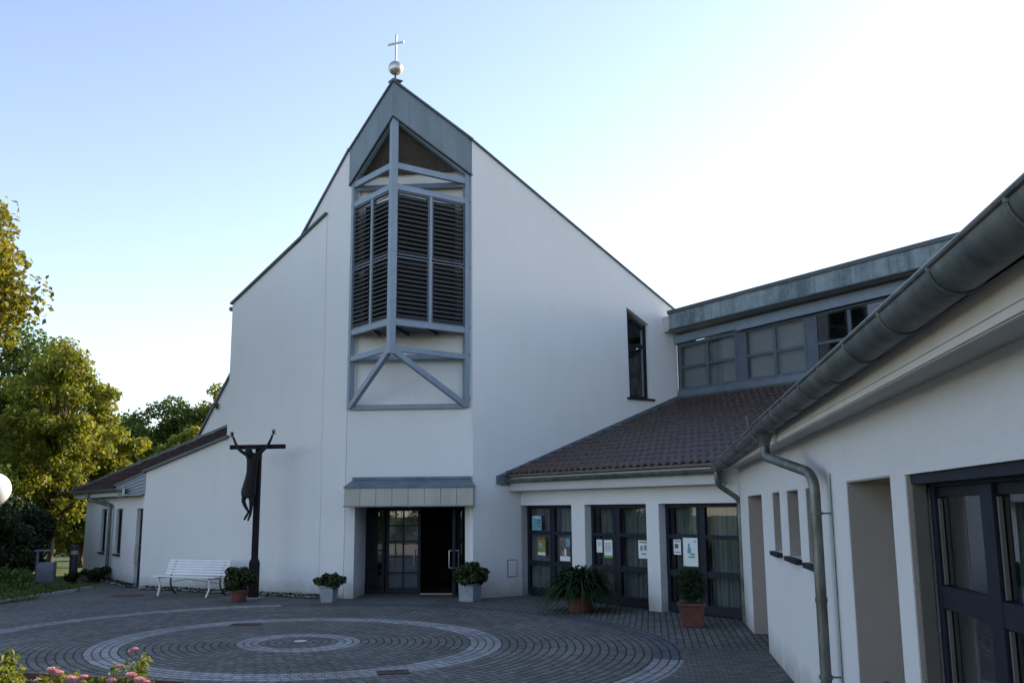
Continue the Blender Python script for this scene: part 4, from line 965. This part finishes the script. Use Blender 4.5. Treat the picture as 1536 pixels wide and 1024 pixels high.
# the long garment: oval sections from the armpits to the knees
gm_ = MB(); sec = [(-.045, .125, 3.31), (-.045, .135, 3.20), (-.05, .125, 3.05), (-.055, .12, 2.92), (-.07, .135, 2.78), (-.09, .155, 2.63), (-.105, .175, 2.49), (-.105, .172, 2.40), (-.095, .145, 2.34), (-.09, .12, 2.335)]
for c_, w_, z_ in sec:
    for k in range(20):
        a = 2 * math.pi * k / 20; rip = 1 + .05 * math.sin(a * 5 + z_ * 4) * (3.3 - z_)
        gm_.v.append(tuple(Fc(c_ + w_ * rip * math.cos(a), fo + (.10 + .02 * (3.3 - z_)) * rip * math.sin(a), z_ + (.03 * math.cos(a) if z_ < 2.36 else 0))))
for i_ in range(len(sec) - 1):
    for k in range(20): a = i_ * 20 + k; b_ = i_ * 20 + (k + 1) % 20; gm_.f.append((a, b_, b_ + 20, a + 20))
gm_.f.append(tuple(range(19, -1, -1))); gm_.f.append(tuple(range((len(sec) - 1) * 20, len(sec) * 20)))
gm_.build('garment', 'bronze', cru, smooth=True)
# drooping head, turned down to the viewer's left
hp = Fc(-.085, fo - .12, 3.36); b = MB()
prof = [(.012, -.13), (.045, -.115), (.066, -.06), (.076, 0), (.074, .05), (.052, .095), (.012, .115)]
b.lathe((0, 0, 0), prof, 18); rot = Matrix.Rotation(R(28), 3, 'X') @ Matrix.Rotation(R(-16), 3, 'Y')
b.lathe((0, -.075, -.02), [(.004, -.025), (.013, -.015), (.008, .03)], 8)       # nose
for sx in (-.076, .076): b.lathe((sx, .005, -.01), [(.004, -.025), (.012, 0), (.004, .025)], 8)
b.lathe((0, .02, .03), [(.02, -.12), (.083, -.07), (.088, .0), (.07, .06), (.02, .092)], 18)  # hair
b.v = [tuple(rot @ Vector(v) + hp) for v in b.v]; b.build('figure_head', 'bronze', cru, smooth=True)
def hand(base, up, side, s=1.0):
    v = []; e = []; up = Vector(up).normalized(); side = Vector(side).normalized(); fwd = up.cross(side)
    B = Vector(base)
    v.append((*B, .022)); v.append((*(B + up * .055), .026))
    e.append((0, 1))
    for i, (a, l, sp) in enumerate(((-.024, .062, -.35), (-.008, .075, -.08), (.009, .070, .15), (.024, .055, .42))):
        k = B + up * .07 + side * a; d1 = (up + side * sp * .8 - fwd * .15).normalized(); m_ = k + d1 * l * .5; t_ = m_ + (d1 - fwd * .55).normalized() * l * .5
        n0 = len(v); v += [(*k, .011), (*m_, .0095), (*t_, .008)]; e += [(1, n0), (n0, n0 + 1), (n0 + 1, n0 + 2)]
    n0 = len(v); k = B + up * .025 - side * .028; v += [(*k, .012), (*(k + (up * .5 - side).normalized() * .035), .010), (*(k + (up * .5 - side).normalized() * .035 + (up - side * .2 - fwd * .3).normalized() * .025), .008)]
    e += [(0, n0), (n0, n0 + 1), (n0 + 1, n0 + 2)]
    return v, e
hv, he = hand(Fc(-.553, fo, 3.755), (-.35, 0, 1), (1, .1, .35), 1.2); skin('figure_hand', hv, he, 'bronze', cru, 1)
hv, he = hand(Fc(.438, fo, 3.795), (.2, 0, 1), (-1, .1, .2), 1.2); skin('figure_hand', hv, he, 'bronze', cru, 1)
b = MB(); b.box(Fc, -.2, .2, -.2, .2, .001, .03); b.build('foot_plate', 'kerb', cru)

# ------------------------------------------------------------------ benches
def make_bench(name, label, cat_group, wood, metal, L, flip=False):
    t = thing(name, label, 'bench', (0, 0, 0), cat_group); F = Frame((0, 0), (1, 0), (0, -1)); h = L / 2
    for i, (o, z) in enumerate(((.24, .445), (.155, .45), (.07, .445), (-.015, .435), (-.10, .425))):
        MB().box(F, -h, h, o, o + .07, z, z + .026).build('seat_slat', wood, t, bevel=.005)
    for i in range(6):
        z = .485 + .062 * i; o = -.135 - .028 * i
        MB().hexa([F(-h, o, z), F(h, o, z), F(h, o - .034, z), F(-h, o - .034, z), F(-h, o - .020, z + .046), F(h, o - .020, z + .046), F(h, o - .054, z + .046), F(-h, o - .054, z + .046)]).build('back_slat', wood, t, bevel=.004)
    for s in (-1, 1):
        x = s * (h - .20)
        b = MB()
        b.tube(smooth_path([F(x - .03 * s, .30, .0), F(x, .20, .22), F(x, .26, .43)], .12, 5), [.022] * 8, 8); b.build('leg', wood, t, smooth=True)
        b = MB(); b.tube(smooth_path([F(x, -.34, .0), F(x, -.14, .22), F(x, -.155, .46), F(x, -.33, .80)], .1, 5), .020, 8); b.build('leg', metal, t, smooth=True)
        MB().bar(F(x, -.12, .415), F(x, .28, .43), .04, .024).build('seat_frame', metal, t)
    b = MB(); b.bar(F(-h + .2, -.1, .30), F(0, .1, .40), .012); b.bar(F(h - .2, -.1, .30), F(0, .1, .40), .012); b.build('brace', metal, t)
    return t
wb_ = make_bench('garden_bench', 'white slatted garden bench standing against the white church wall', None, 'white', 'iron', 1.95)
wb_.location = (-7.86, 23.86, 0); wb_.rotation_euler = (0, 0, R(-24))
bb = make_bench('garden_bench', 'red brown wooden bench behind the pink roses, seen from its back', 'brown wooden benches', 'brownwood', 'iron', 1.7)
bb.location = (-3.00, 7.42, 0); bb.rotation_euler = (0, 0, R(180 - 18)); bb.scale = (1, 1, 1.02)
b2 = copy_tree(bb); b2['label'] = 'red brown wooden bench beside the white side wing, only its top edge in view'
b2.location = (2.05, 5.86, 0); b2.rotation_euler = (0, 0, R(180 + 82))

# ------------------------------------------------------------------ pots
def square_tub(mb, x, y, w0, w1, h, ang, lip=.0):
    F = fr_at(x, y, ang); a, c_ = w0 / 2, w1 / 2
    mb.hexa([F(-a, -a, 0.002), F(a, -a, 0.002), F(a, a, 0.002), F(-a, a, 0.002), F(-c_, -c_, h - lip), F(c_, -c_, h - lip), F(c_, c_, h - lip), F(-c_, c_, h - lip)])
    if lip:
        e = c_ + .025; mb.box(F, -e, e, -e, e, h - lip, h)
    return mb
def bushy(t, x, y, z, rx, rz, mat, n, size, seed, shell=.3, ncl=16):
    rs = random.Random(seed); cs = []; rad = []; stem = MB()
    for i in range(ncl):
        a = rs.uniform(0, 6.28); e = rs.uniform(-.35, 1); k = math.sqrt(1 - max(0, e) ** 2 * .8) * rs.uniform(.3, .85)
        c = (x + math.cos(a) * rx * k, y + math.sin(a) * rx * k, z + rz * (.42 + .42 * e)); r_ = rx * rs.uniform(.22, .36); cs.append(c); rad.append((r_, r_, r_ * .8))
        stem.tube([(x, y, z - .05), ((x + c[0]) / 2, (y + c[1]) / 2, z + rz * .3), c], [.012, .008, .003], 5)
    stem.build('stems', 'bark', t); leaf_obj('foliage', leaves_mesh(cs, rad, n, size, droop=.5, shell=shell), mat, t)
# 1 round terracotta pot beside the crucifix
t = thing('potted_plant', 'round terracotta pot with a bushy reddish green plant beside the crucifix', 'potted plant', (-6.20, 22.16, 0))
MB().lathe((-6.20, 22.16, 0.002), [(.15, 0), (.16, .02), (.195, .22), (.215, .225), (.215, .275), (.19, .275), (.185, .25)], 26).build('pot', 'terra', t, smooth=True)
bushy(t, -6.17, 22.16, .20, .47, .56, 'potgreen', 2400, .085, 3)
# 2 grey tub left of the door
t = thing('potted_plant', 'small grey stone tub with a round green plant left of the entrance', 'potted plant', (-4.13, 21.95, 0))
square_tub(MB(), -4.13, 21.95, .27, .33, .36, -12, .03).build('pot', 'stonepot', t, bevel=.01)
bushy(t, -4.13, 21.95, .27, .35, .38, 'potgreen', 1500, .08, 4)
# 3 grey square tub right of the door
t = thing('potted_plant', 'larger square grey tub with a leafy plant just right of the entrance', 'potted plant', (-.98, 21.95, 0))
square_tub(MB(), -.98, 21.95, .36, .38, .40, 62, .0).build('pot', 'stonepot', t, bevel=.01)
bushy(t, -.96, 21.95, .31, .47, .50, 'potgreen', 2400, .095, 5)
# 4 big strap-leaved plant
t = thing('potted_plant', 'large arching strap-leaved plant in a low terracotta pot before the middle window', 'potted plant', (1.34, 19.62, 0))
MB().lathe((1.34, 19.62, 0.002), [(.24, 0), (.25, .02), (.29, .24), (.31, .25), (.31, .30), (.28, .30), (.27, .27)], 28).build('pot', 'terra', t, smooth=True)
sp = MB()
for i in range(800):
    a = random.uniform(0, 6.28); L = random.uniform(.6, 1.05); lift = random.uniform(.5, 1.57); p = Vector((1.34 + .12 * math.cos(a), 19.62 + .12 * math.sin(a), .30)); d = Vector((math.cos(a), math.sin(a), 0)); sd = Vector((-d.y, d.x, 0)); ang = lift; pts = []
    for k in range(6):
        wd_ = .021 * (1 - (k / 5.2) ** 2) + .002; pts.append((p - sd * wd_, p + sd * wd_)); p = p + (d * math.cos(ang) + Vector((0, 0, math.sin(ang)))) * L / 5; ang -= random.uniform(.30, .5)
    base = len(sp.v)
    for u_, v_ in pts: sp.v += [tuple(u_), tuple(v_)]
    for k in range(5): q = base + 2 * k; sp.f.append((q, q + 1, q + 3, q + 2))
sp.build('foliage', 'strap', t)
leaf_obj('foliage', leaves_mesh([(1.34 + .2 * math.cos(i * 1.3), 19.62 + .2 * math.sin(i * 1.3), .42 + .09 * (i % 4)) for i in range(16)], [(.26, .26, .18)] * 16, 2600, .13, droop=1.5, shell=.3, aspect=.28), 'strap', t)
# 5 terracotta planter with clipped box
t = thing('potted_plant', 'tapered square terracotta planter with a clipped box bush before the right window', 'potted plant', (3.07, 17.0, 0))
square_tub(MB(), 3.07, 17.0, .32, .44, .40, -10, .045).build('pot', 'terra', t, bevel=.008)
cs = [(3.07 + .17 * math.cos(i * 2.4) * math.sqrt((i % 7) / 7), 17.0 + .17 * math.sin(i * 2.4) * math.sqrt((i % 7) / 7), .52 + .38 * (i / 34)) for i in range(34)]
MB().tube([(3.07, 17, .36), (3.07, 17, .8)], .02, 6).build('stems', 'bark', t)
leaf_obj('foliage', leaves_mesh(cs, [(.125, .125, .12)] * 34, 11000, .030, shell=.55), 'dkgreen', t)
MB().box(fr_at(3.07, 17, -10), -.2, .2, -.2, .2, .39, .402).build('soil', 'soil', t)

# ------------------------------------------------------------------ small courtyard things
def grate(label, x, y, w_, l_, ang):
    t = thing('drain_cover', label, 'drain cover', (x, y, 0)); F = fr_at(x, y, ang)
    b = MB(); b.box(F, -w_, w_, -l_, -l_ + .03, .001, .012); b.box(F, -w_, w_, l_ - .03, l_, .001, .012); b.box(F, -w_, -w_ + .03, -l_ + .03, l_ - .03, .001, .012); b.box(F, w_ - .03, w_, -l_ + .03, l_ - .03, .001, .012); b.build('frame', 'grate', t)
    b = MB(); n = 9
    for i in range(n): x0 = -w_ + .04 + (2 * w_ - .08) * i / n; b.box(F, x0, x0 + .022, -l_ + .03, l_ - .03, .001, .010)
    b.build('bars', 'grate', t)
grate('rectangular rusty drain cover in the far side of the middle pale ring', -4.82, 17.75, .26, .15, 5)
grate('rectangular rusty drain cover in the near side of the middle pale ring', -1.52, 12.50, .2, .14, 12)
t = thing('manhole_cover', 'round dark manhole cover in the paving left of the white bench', 'manhole cover', (-9.42, 24.0, 0))
MB().lathe((-9.42, 24.0, .001), [(.38, 0), (.38, .01), (.36, .012), (.35, .008), (.02, .008)], 30).build('lid', 'grate', t)
t = thing('centre_plate', 'small pale round plate at the centre of the paving rings', 'paving plate', (-3.34, 15.5, 0))
MB().lathe((-3.34, 15.5, .001), [(.10, 0), (.10, .006), (.01, .008)], 24).build('plate', 'plate', t)
# litter bin on a post
t = thing('litter_bin', 'grey metal litter bin hung on a post at the edge of the left bed', 'litter bin', (-12.9, 27.0, 0))
F = fr_at(-12.9, 27.0, 10)
MB().box(F, -.30, -.23, .0, .07, -.05, .98).build('post', 'binm', t, bevel=.01)
MB().box(F, -.33, .06, -.08, .12, .96, 1.0).build('lid', 'binm', t, bevel=.008)
b = MB(); b.box(F, -.21, .22, -.16, .16, .12, .66); b.build('bin_body', 'binm', t, bevel=.015)
# bollard light
t = thing('bollard_light', 'dark round bollard light standing at the corner of the annexe', 'bollard light', (-13.15, 29.2, 0))
MB().lathe((-13.15, 29.2, -.02), [(.12, 0), (.12, .80)], 20).build('post', 'bollard', t, smooth=True)
MB().lathe((-13.15, 29.2, .78), [(.105, 0), (.105, .12)], 20).build('lens', 'lens', t, smooth=True)
MB().lathe((-13.15, 29.2, .90), [(.12, 0), (.12, .14), (.10, .15)], 20).build('cap', 'bollard', t, smooth=True)
# globe lamp at the left edge
t = thing('globe_lamp', 'white globe lamp on a post at the left edge of the view', 'lamp', (-6.47, 12, 0))
MB().tube([(-6.47, 12, 0), (-6.47, 12, 2.1)], .035, 12).build('post', 'bollard', t, smooth=True)
MB().lathe((-6.47, 12, 2.04), [(.06, 0), (.09, .03), (.09, .08)], 16).build('collar', 'bollard', t, smooth=True)
MB().lathe((-6.47, 12, 2.09), [(.205 * math.sin(R(a)), .205 - .205 * math.cos(R(a))) for a in range(4, 180, 8)], 30).build('globe', 'globe', t, smooth=True)

# ------------------------------------------------------------------ roses in the foreground
def rose_bush(label, x, y, h, rx, n, blooms, seed, lean=0):
    rs = random.Random(seed); t = thing('rose_bush', label, 'rose bush', (x, y, 0), 'rose bushes along the near bench')
    st = MB(); cs = []; rad = []
    for i in range(16):
        a = rs.uniform(0, 6.28); q = rs.uniform(.2, 1); hh = h * rs.uniform(.78, 1.0)
        e = Vector((x + math.cos(a) * rx * q + lean, y + math.sin(a) * rx * q * .7, hh)); m_ = Vector((x + (e.x - x) * .3, y + (e.y - y) * .3, hh * .6))
        pts = [Vector((x, y, 0)), m_, e]; st.tube(pts, [.010, .006, .003], 5)
        for k in range(5):
            f = k / 4; cs.append(tuple(m_.lerp(e, f))); rad.append((.08 - .03 * f, .08 - .03 * f, .07))
    st.build('stems', 'bark', t); leaf_obj('foliage', leaves_mesh(cs, rad, int(n * 1.9), .034, shell=.1, aspect=.62), 'rosegreen', t)
    for (bx, by, bz, r_) in blooms:
        r_ *= 1.25
        b = MB(); B = Vector((bx, by, bz))
        for ring, (rr, op, m) in enumerate(((.3, .05, 4), (.6, .15, 6), (.85, .4, 8), (1.0, .8, 9))):
            for k in range(m):
                a = 2 * math.pi * (k + .5 * ring) / m + rs.uniform(-.2, .2); d = Vector((math.cos(a), math.sin(a), 0)); s_ = Vector((-d.y, d.x, 0)); w_ = rr * r_ * .55 + .004
                p0 = B + d * rr * r_ * .25 - Vector((0, 0, r_ * .5)); p1 = B + d * rr * r_ * (.6 + .25 * op) + Vector((0, 0, r_ * .1)); p2 = B + d * rr * r_ * (.6 + .5 * op) + Vector((0, 0, r_ * (.75 - .45 * op)))
                b.add([p0 - s_ * w_ * .4, p0 + s_ * w_ * .4, p1 + s_ * w_, p1 - s_ * w_, p2 + s_ * w_ * .6, p2 - s_ * w_ * .6], [(0, 1, 2, 3), (3, 2, 4, 5)])
        b.build('bloom', 'rose', t, smooth=True)
        
rose_bush('tall yellow green rose bush at the left edge without open blooms', -2.70, 5.15, 1.29, .11, 1900, [], 1)
rose_bush('low rose bush in the lower left corner before the bench', -2.58, 5.28, 1.15, .16, 3000, [], 2)
rose_bush('rose bush with two pink blooms at its top left, before the bench', -2.44, 5.34, 1.14, .14, 1700, [(-2.451, 5.28, 1.175, .024), (-2.418, 5.28, 1.161, .022), (-2.521, 5.28, 1.121, .019)], 3)
rose_bush('rose bush with pink blooms in the middle of the row', -2.31, 5.36, 1.13, .14, 1700, [(-2.349, 5.28, 1.132, .023), (-2.316, 5.28, 1.125, .022), (-2.280, 5.28, 1.142, .016)], 4)
rose_bush('rose bush with a tall cluster of small pink buds', -2.07, 5.36, 1.21, .10, 1500, [(-2.109, 5.30, 1.193, .013), (-2.087, 5.30, 1.19, .012), (-2.025, 5.30, 1.278, .014), (-2.049, 5.30, 1.268, .012), (-2.132, 5.28, 1.120, .023)], 5)
rose_bush('rose bush with three round pink blooms at the right end of the row', -1.97, 5.28, 1.11, .10, 1200, [(-2.001, 5.2, 1.160, .023), (-1.954, 5.2, 1.136, .024), (-1.920, 5.2, 1.124, .019)], 6)

# ------------------------------------------------------------------ trees and hedge
tree('maple_tree', 'tall maple with golden autumn leaves at the left edge', None, -13.7, 20.0, 10.8, 3.6, 4.1, 'maple', 44000, .16, 190, seed=2, loose=.68, shell=.2, trunk_r=.2)
tree('broadleaf_tree', 'airy yellow green tree behind the annexe roof', None, -16.9, 35.6, 9.3, 3.0, .5, 'ygreen', 30000, .165, 190, seed=3, trunk_r=.13, loose=.52, shell=.1)
tree('broadleaf_tree', 'green tree behind the tall maple, left of the airy yellow one', None, -20.0, 39.0, 10.2, 3.2, 1.2, 'green', 16000, .2, 40, seed=5, trunk_r=.15)
tree('broadleaf_tree', 'darker leafy tree between the maple and the annexe', None, -19.2, 31.5, 6.9, 2.9, .4, 'green', 20000, .15, 36, seed=8)
tree('broadleaf_tree', 'yellow green tree directly behind the annexe end wall', None, -15.5, 38.2, 5.6, 1.7, .2, 'ygreen', 17000, .16, 34, seed=9)
far = [(-30.5, 74, 8.6, 3.4, 'green', 'rounded green tree low on the far left of the wood behind'), (-26.9, 70, 8.6, 3.2, 'green', 'low green tree between the airy tree and the gable'),
       (-24.9, 71, 9.9, 2.8, 'green', 'mid green tree left of the church gable'), (-23.2, 74, 11.2, 2.6, 'ygreen', 'tallest pale tree just left of the church gable'), (-20.8, 72, 11.6, 2.7, 'green', 'tree partly hidden by the church gable'),
       (-19.2, 50, 4.9, 2.0, 'ygreen', 'low yellow green tree above the middle of the annexe roof'), (-16.9, 50, 5.4, 1.9, 'ygreen', 'low yellow green tree where the annexe roof meets the gable'), (-21.5, 52, 4.6, 2.2, 'green', 'low green tree above the far end of the annexe roof'),
       (-35, 60, 9, 3.8, 'green', 'broad green tree behind the airy yellow tree'), (-42, 66, 10, 4.5, 'green', 'broad tree behind the maple'), (-50, 64, 10, 4.5, 'ygreen', 'pale tree furthest left in the wood')]
for i, (x, y, h, r_, m, lb) in enumerate(far):
    tree('far_tree', lb, 'trees of the wood behind the annexe', x, y, h * 1.12 + .6, r_ * 1.3, .3, m, 14000, .28, 80, loose=.75, seed=20 + i, trunk_r=.2)
hd_ = [(-14.6, 26.8, 1.5, 1.1, 2.6, 'dark evergreen shrub behind the litter bin'), (-16.8, 28.6, 1.7, 1.3, 3.6, 'tall dark shrub left of the annexe'), (-15.6, 24.6, 1.4, 1.2, 2.2, 'dark shrub in the left bed nearest the viewer'),
       (-17.6, 25.8, 1.6, 1.4, 3.4, 'dark bushy shrub under the maple'), (-18.9, 27.6, 1.9, 1.5, 4.2, 'tallest dark shrub under the maple'), (-15.0, 30.0, .9, .9, 2.5, 'dark shrub nearest the bollard light'), (-18.2, 33.5, 1.7, 1.2, 3.0, 'dark shrub behind the others, under the airy tree'), (-19.6, 24.0, 1.8, 1.6, 3.2, 'dark shrub at the left edge under the maple'), (-16.4, 31.6, 1.1, 1.0, 2.9, 'dark shrub behind the litter bin, before the tree trunk'), (-22.5, 33.0, 2.2, 1.6, 4.0, 'broad dark shrub far back under the maple'), (-18.6, 38.0, 2.0, 1.5, 3.4, 'dark shrub behind the trunk of the airy tree'), (-17.2, 30.2, 1.3, 1.2, 3.9, 'tall dark shrub above the litter bin'), (-24.5, 38.0, 2.6, 1.8, 4.2, 'dark shrub furthest back on the left'), (-17.6, 34.0, 1.2, 1.0, 2.6, 'low dark shrub between the bin and the annexe end'), (-21.0, 41.5, 2.6, 1.6, 3.6, 'wide dark shrub filling the gap beyond the annexe'), (-18.0, 42.5, 1.8, 1.4, 3.4, 'dark shrub just past the sunlit hazel')]
for i, (x, y, rx, ry, rz_, lb) in enumerate(hd_):
    shrub('evergreen_shrub', lb, 'dark shrubs in the left bed', x, y, 0, rx, ry, rz_, 'dkgreen', 8000, .11, seed=40 + i, nclump=26)
shrub('hazel_shrub', 'sunlit yellow green shrub just beyond the end of the annexe', None, -16.3, 36.8, 0, 1.1, 1.0, 3.4, 'ygreen', 7000, .11, seed=63, nclump=26)
shrub('low_shrub', 'low dark shrub spreading between the bollard light and the annexe wall', None, -12.55, 29.0, 0, .8, .9, .42, 'dkgreen', 3000, .07, seed=60)
shrub('low_shrub', 'low fern-like shrub beside the litter bin', None, -12.9, 25.4, 0, .9, .8, .6, 'green', 3500, .08, seed=61)
# hedge added unseen to darken the window reflections; trees behind it show in the glass
hg = thing('reflection_hedge', 'long dark hedge added out of view to darken the window reflections', 'hedge', (-2, -11, 0))
hb = MB()
for i in range(26): hb.tube([(-15 + i, -11, 0), (-15 + i, -11, 2.0)], .03, 5)
hb.build('stems', 'bark', hg)
leaf_obj('foliage', leaves_mesh([(-15 + .5 * i, -11 + .25 * math.sin(i * 1.7), .4 + .75 * (i % 4)) for i in range(54)], [(.75, .6, .65)] * 54, 9000, .22, shell=.3), 'dkgreen', hg)
for i, (x, y, h, r_) in enumerate(((-10, -16, 9, 3.6), (-3, -20, 11, 4.2), (5, -19, 10, 4.0), (13, -22, 11, 4.4), (-18, -10, 10, 4.0))):
    tree('garden_tree', ['green tree on the far lawn, left of middle', 'tallest green tree opposite the entrance', 'green tree opposite the windows', 'green tree beyond the side wing', 'green tree at the west end of the lawn'][i], 'trees opposite the church', x, y, h, r_, 1.0, 'green', 5000, .34, 26, seed=80 + i, trunk_r=.22)

# clean helper property
for o in bpy.data.objects:
    if '_org' in o: del o['_org']

# ------------------------------------------------------------------ camera, light, sky
cam = bpy.data.cameras.new('camera'); co = bpy.data.objects.new('camera', cam); COL.objects.link(co); scene.camera = co
cam.sensor_width = 36; cam.lens = 36 * 1430 / 1536; cam.clip_end = 1000; cam.clip_start = .05
pit, roll = R(10.0), R(-.4)
Fv = Vector((0, math.cos(pit), math.sin(pit))); R0 = Vector((1, 0, 0)); U0 = R0.cross(Fv)
Rv = math.cos(roll) * R0 + math.sin(roll) * U0; Uv = -math.sin(roll) * R0 + math.cos(roll) * U0
co.matrix_world = Matrix(((Rv.x, Uv.x, -Fv.x, 0), (Rv.y, Uv.y, -Fv.y, 0), (Rv.z, Uv.z, -Fv.z, 2.0), (0, 0, 0, 1)))
AZ, EL = R(53), R(21)
sd = Vector((math.sin(AZ) * math.cos(EL), math.cos(AZ) * math.cos(EL), math.sin(EL)))
sun = bpy.data.lights.new('sun', 'SUN'); so = bpy.data.objects.new('sun', sun); COL.objects.link(so)
sun.energy = 4.2; sun.angle = R(.53); sun.color = (1, .84, .62); so.rotation_euler = sd.to_track_quat('Z', 'Y').to_euler()
w = bpy.data.worlds.new('World'); scene.world = w; w.use_nodes = True; nt = w.node_tree
sky = nt.nodes.new('ShaderNodeTexSky'); sky.sky_type = 'NISHITA'; sky.sun_disc = False; sky.sun_elevation = EL; sky.sun_rotation = AZ
sky.air_density = 1.0; sky.dust_density = .55; sky.ozone_density = 1.0; sky.altitude = 300
hs = nt.nodes.new('ShaderNodeHueSaturation'); hs.inputs['Saturation'].default_value = .84; nt.links.new(sky.outputs[0], hs.inputs['Color'])
nt.links.new(mixc(nt, 1.0, hs.outputs[0], (1.0, .975, 1.03), 'MULTIPLY'), nt.nodes['Background'].inputs[0]); nt.nodes['Background'].inputs[1].default_value = .15
scene.view_settings.view_transform = 'Standard'; scene.view_settings.look = 'None'; scene.view_settings.exposure = 1.08; scene.view_settings.gamma = 1
scene.cycles.max_bounces = 8; scene.cycles.transparent_max_bounces = 12; scene.cycles.caustics_reflective = False; scene.cycles.caustics_refractive = False
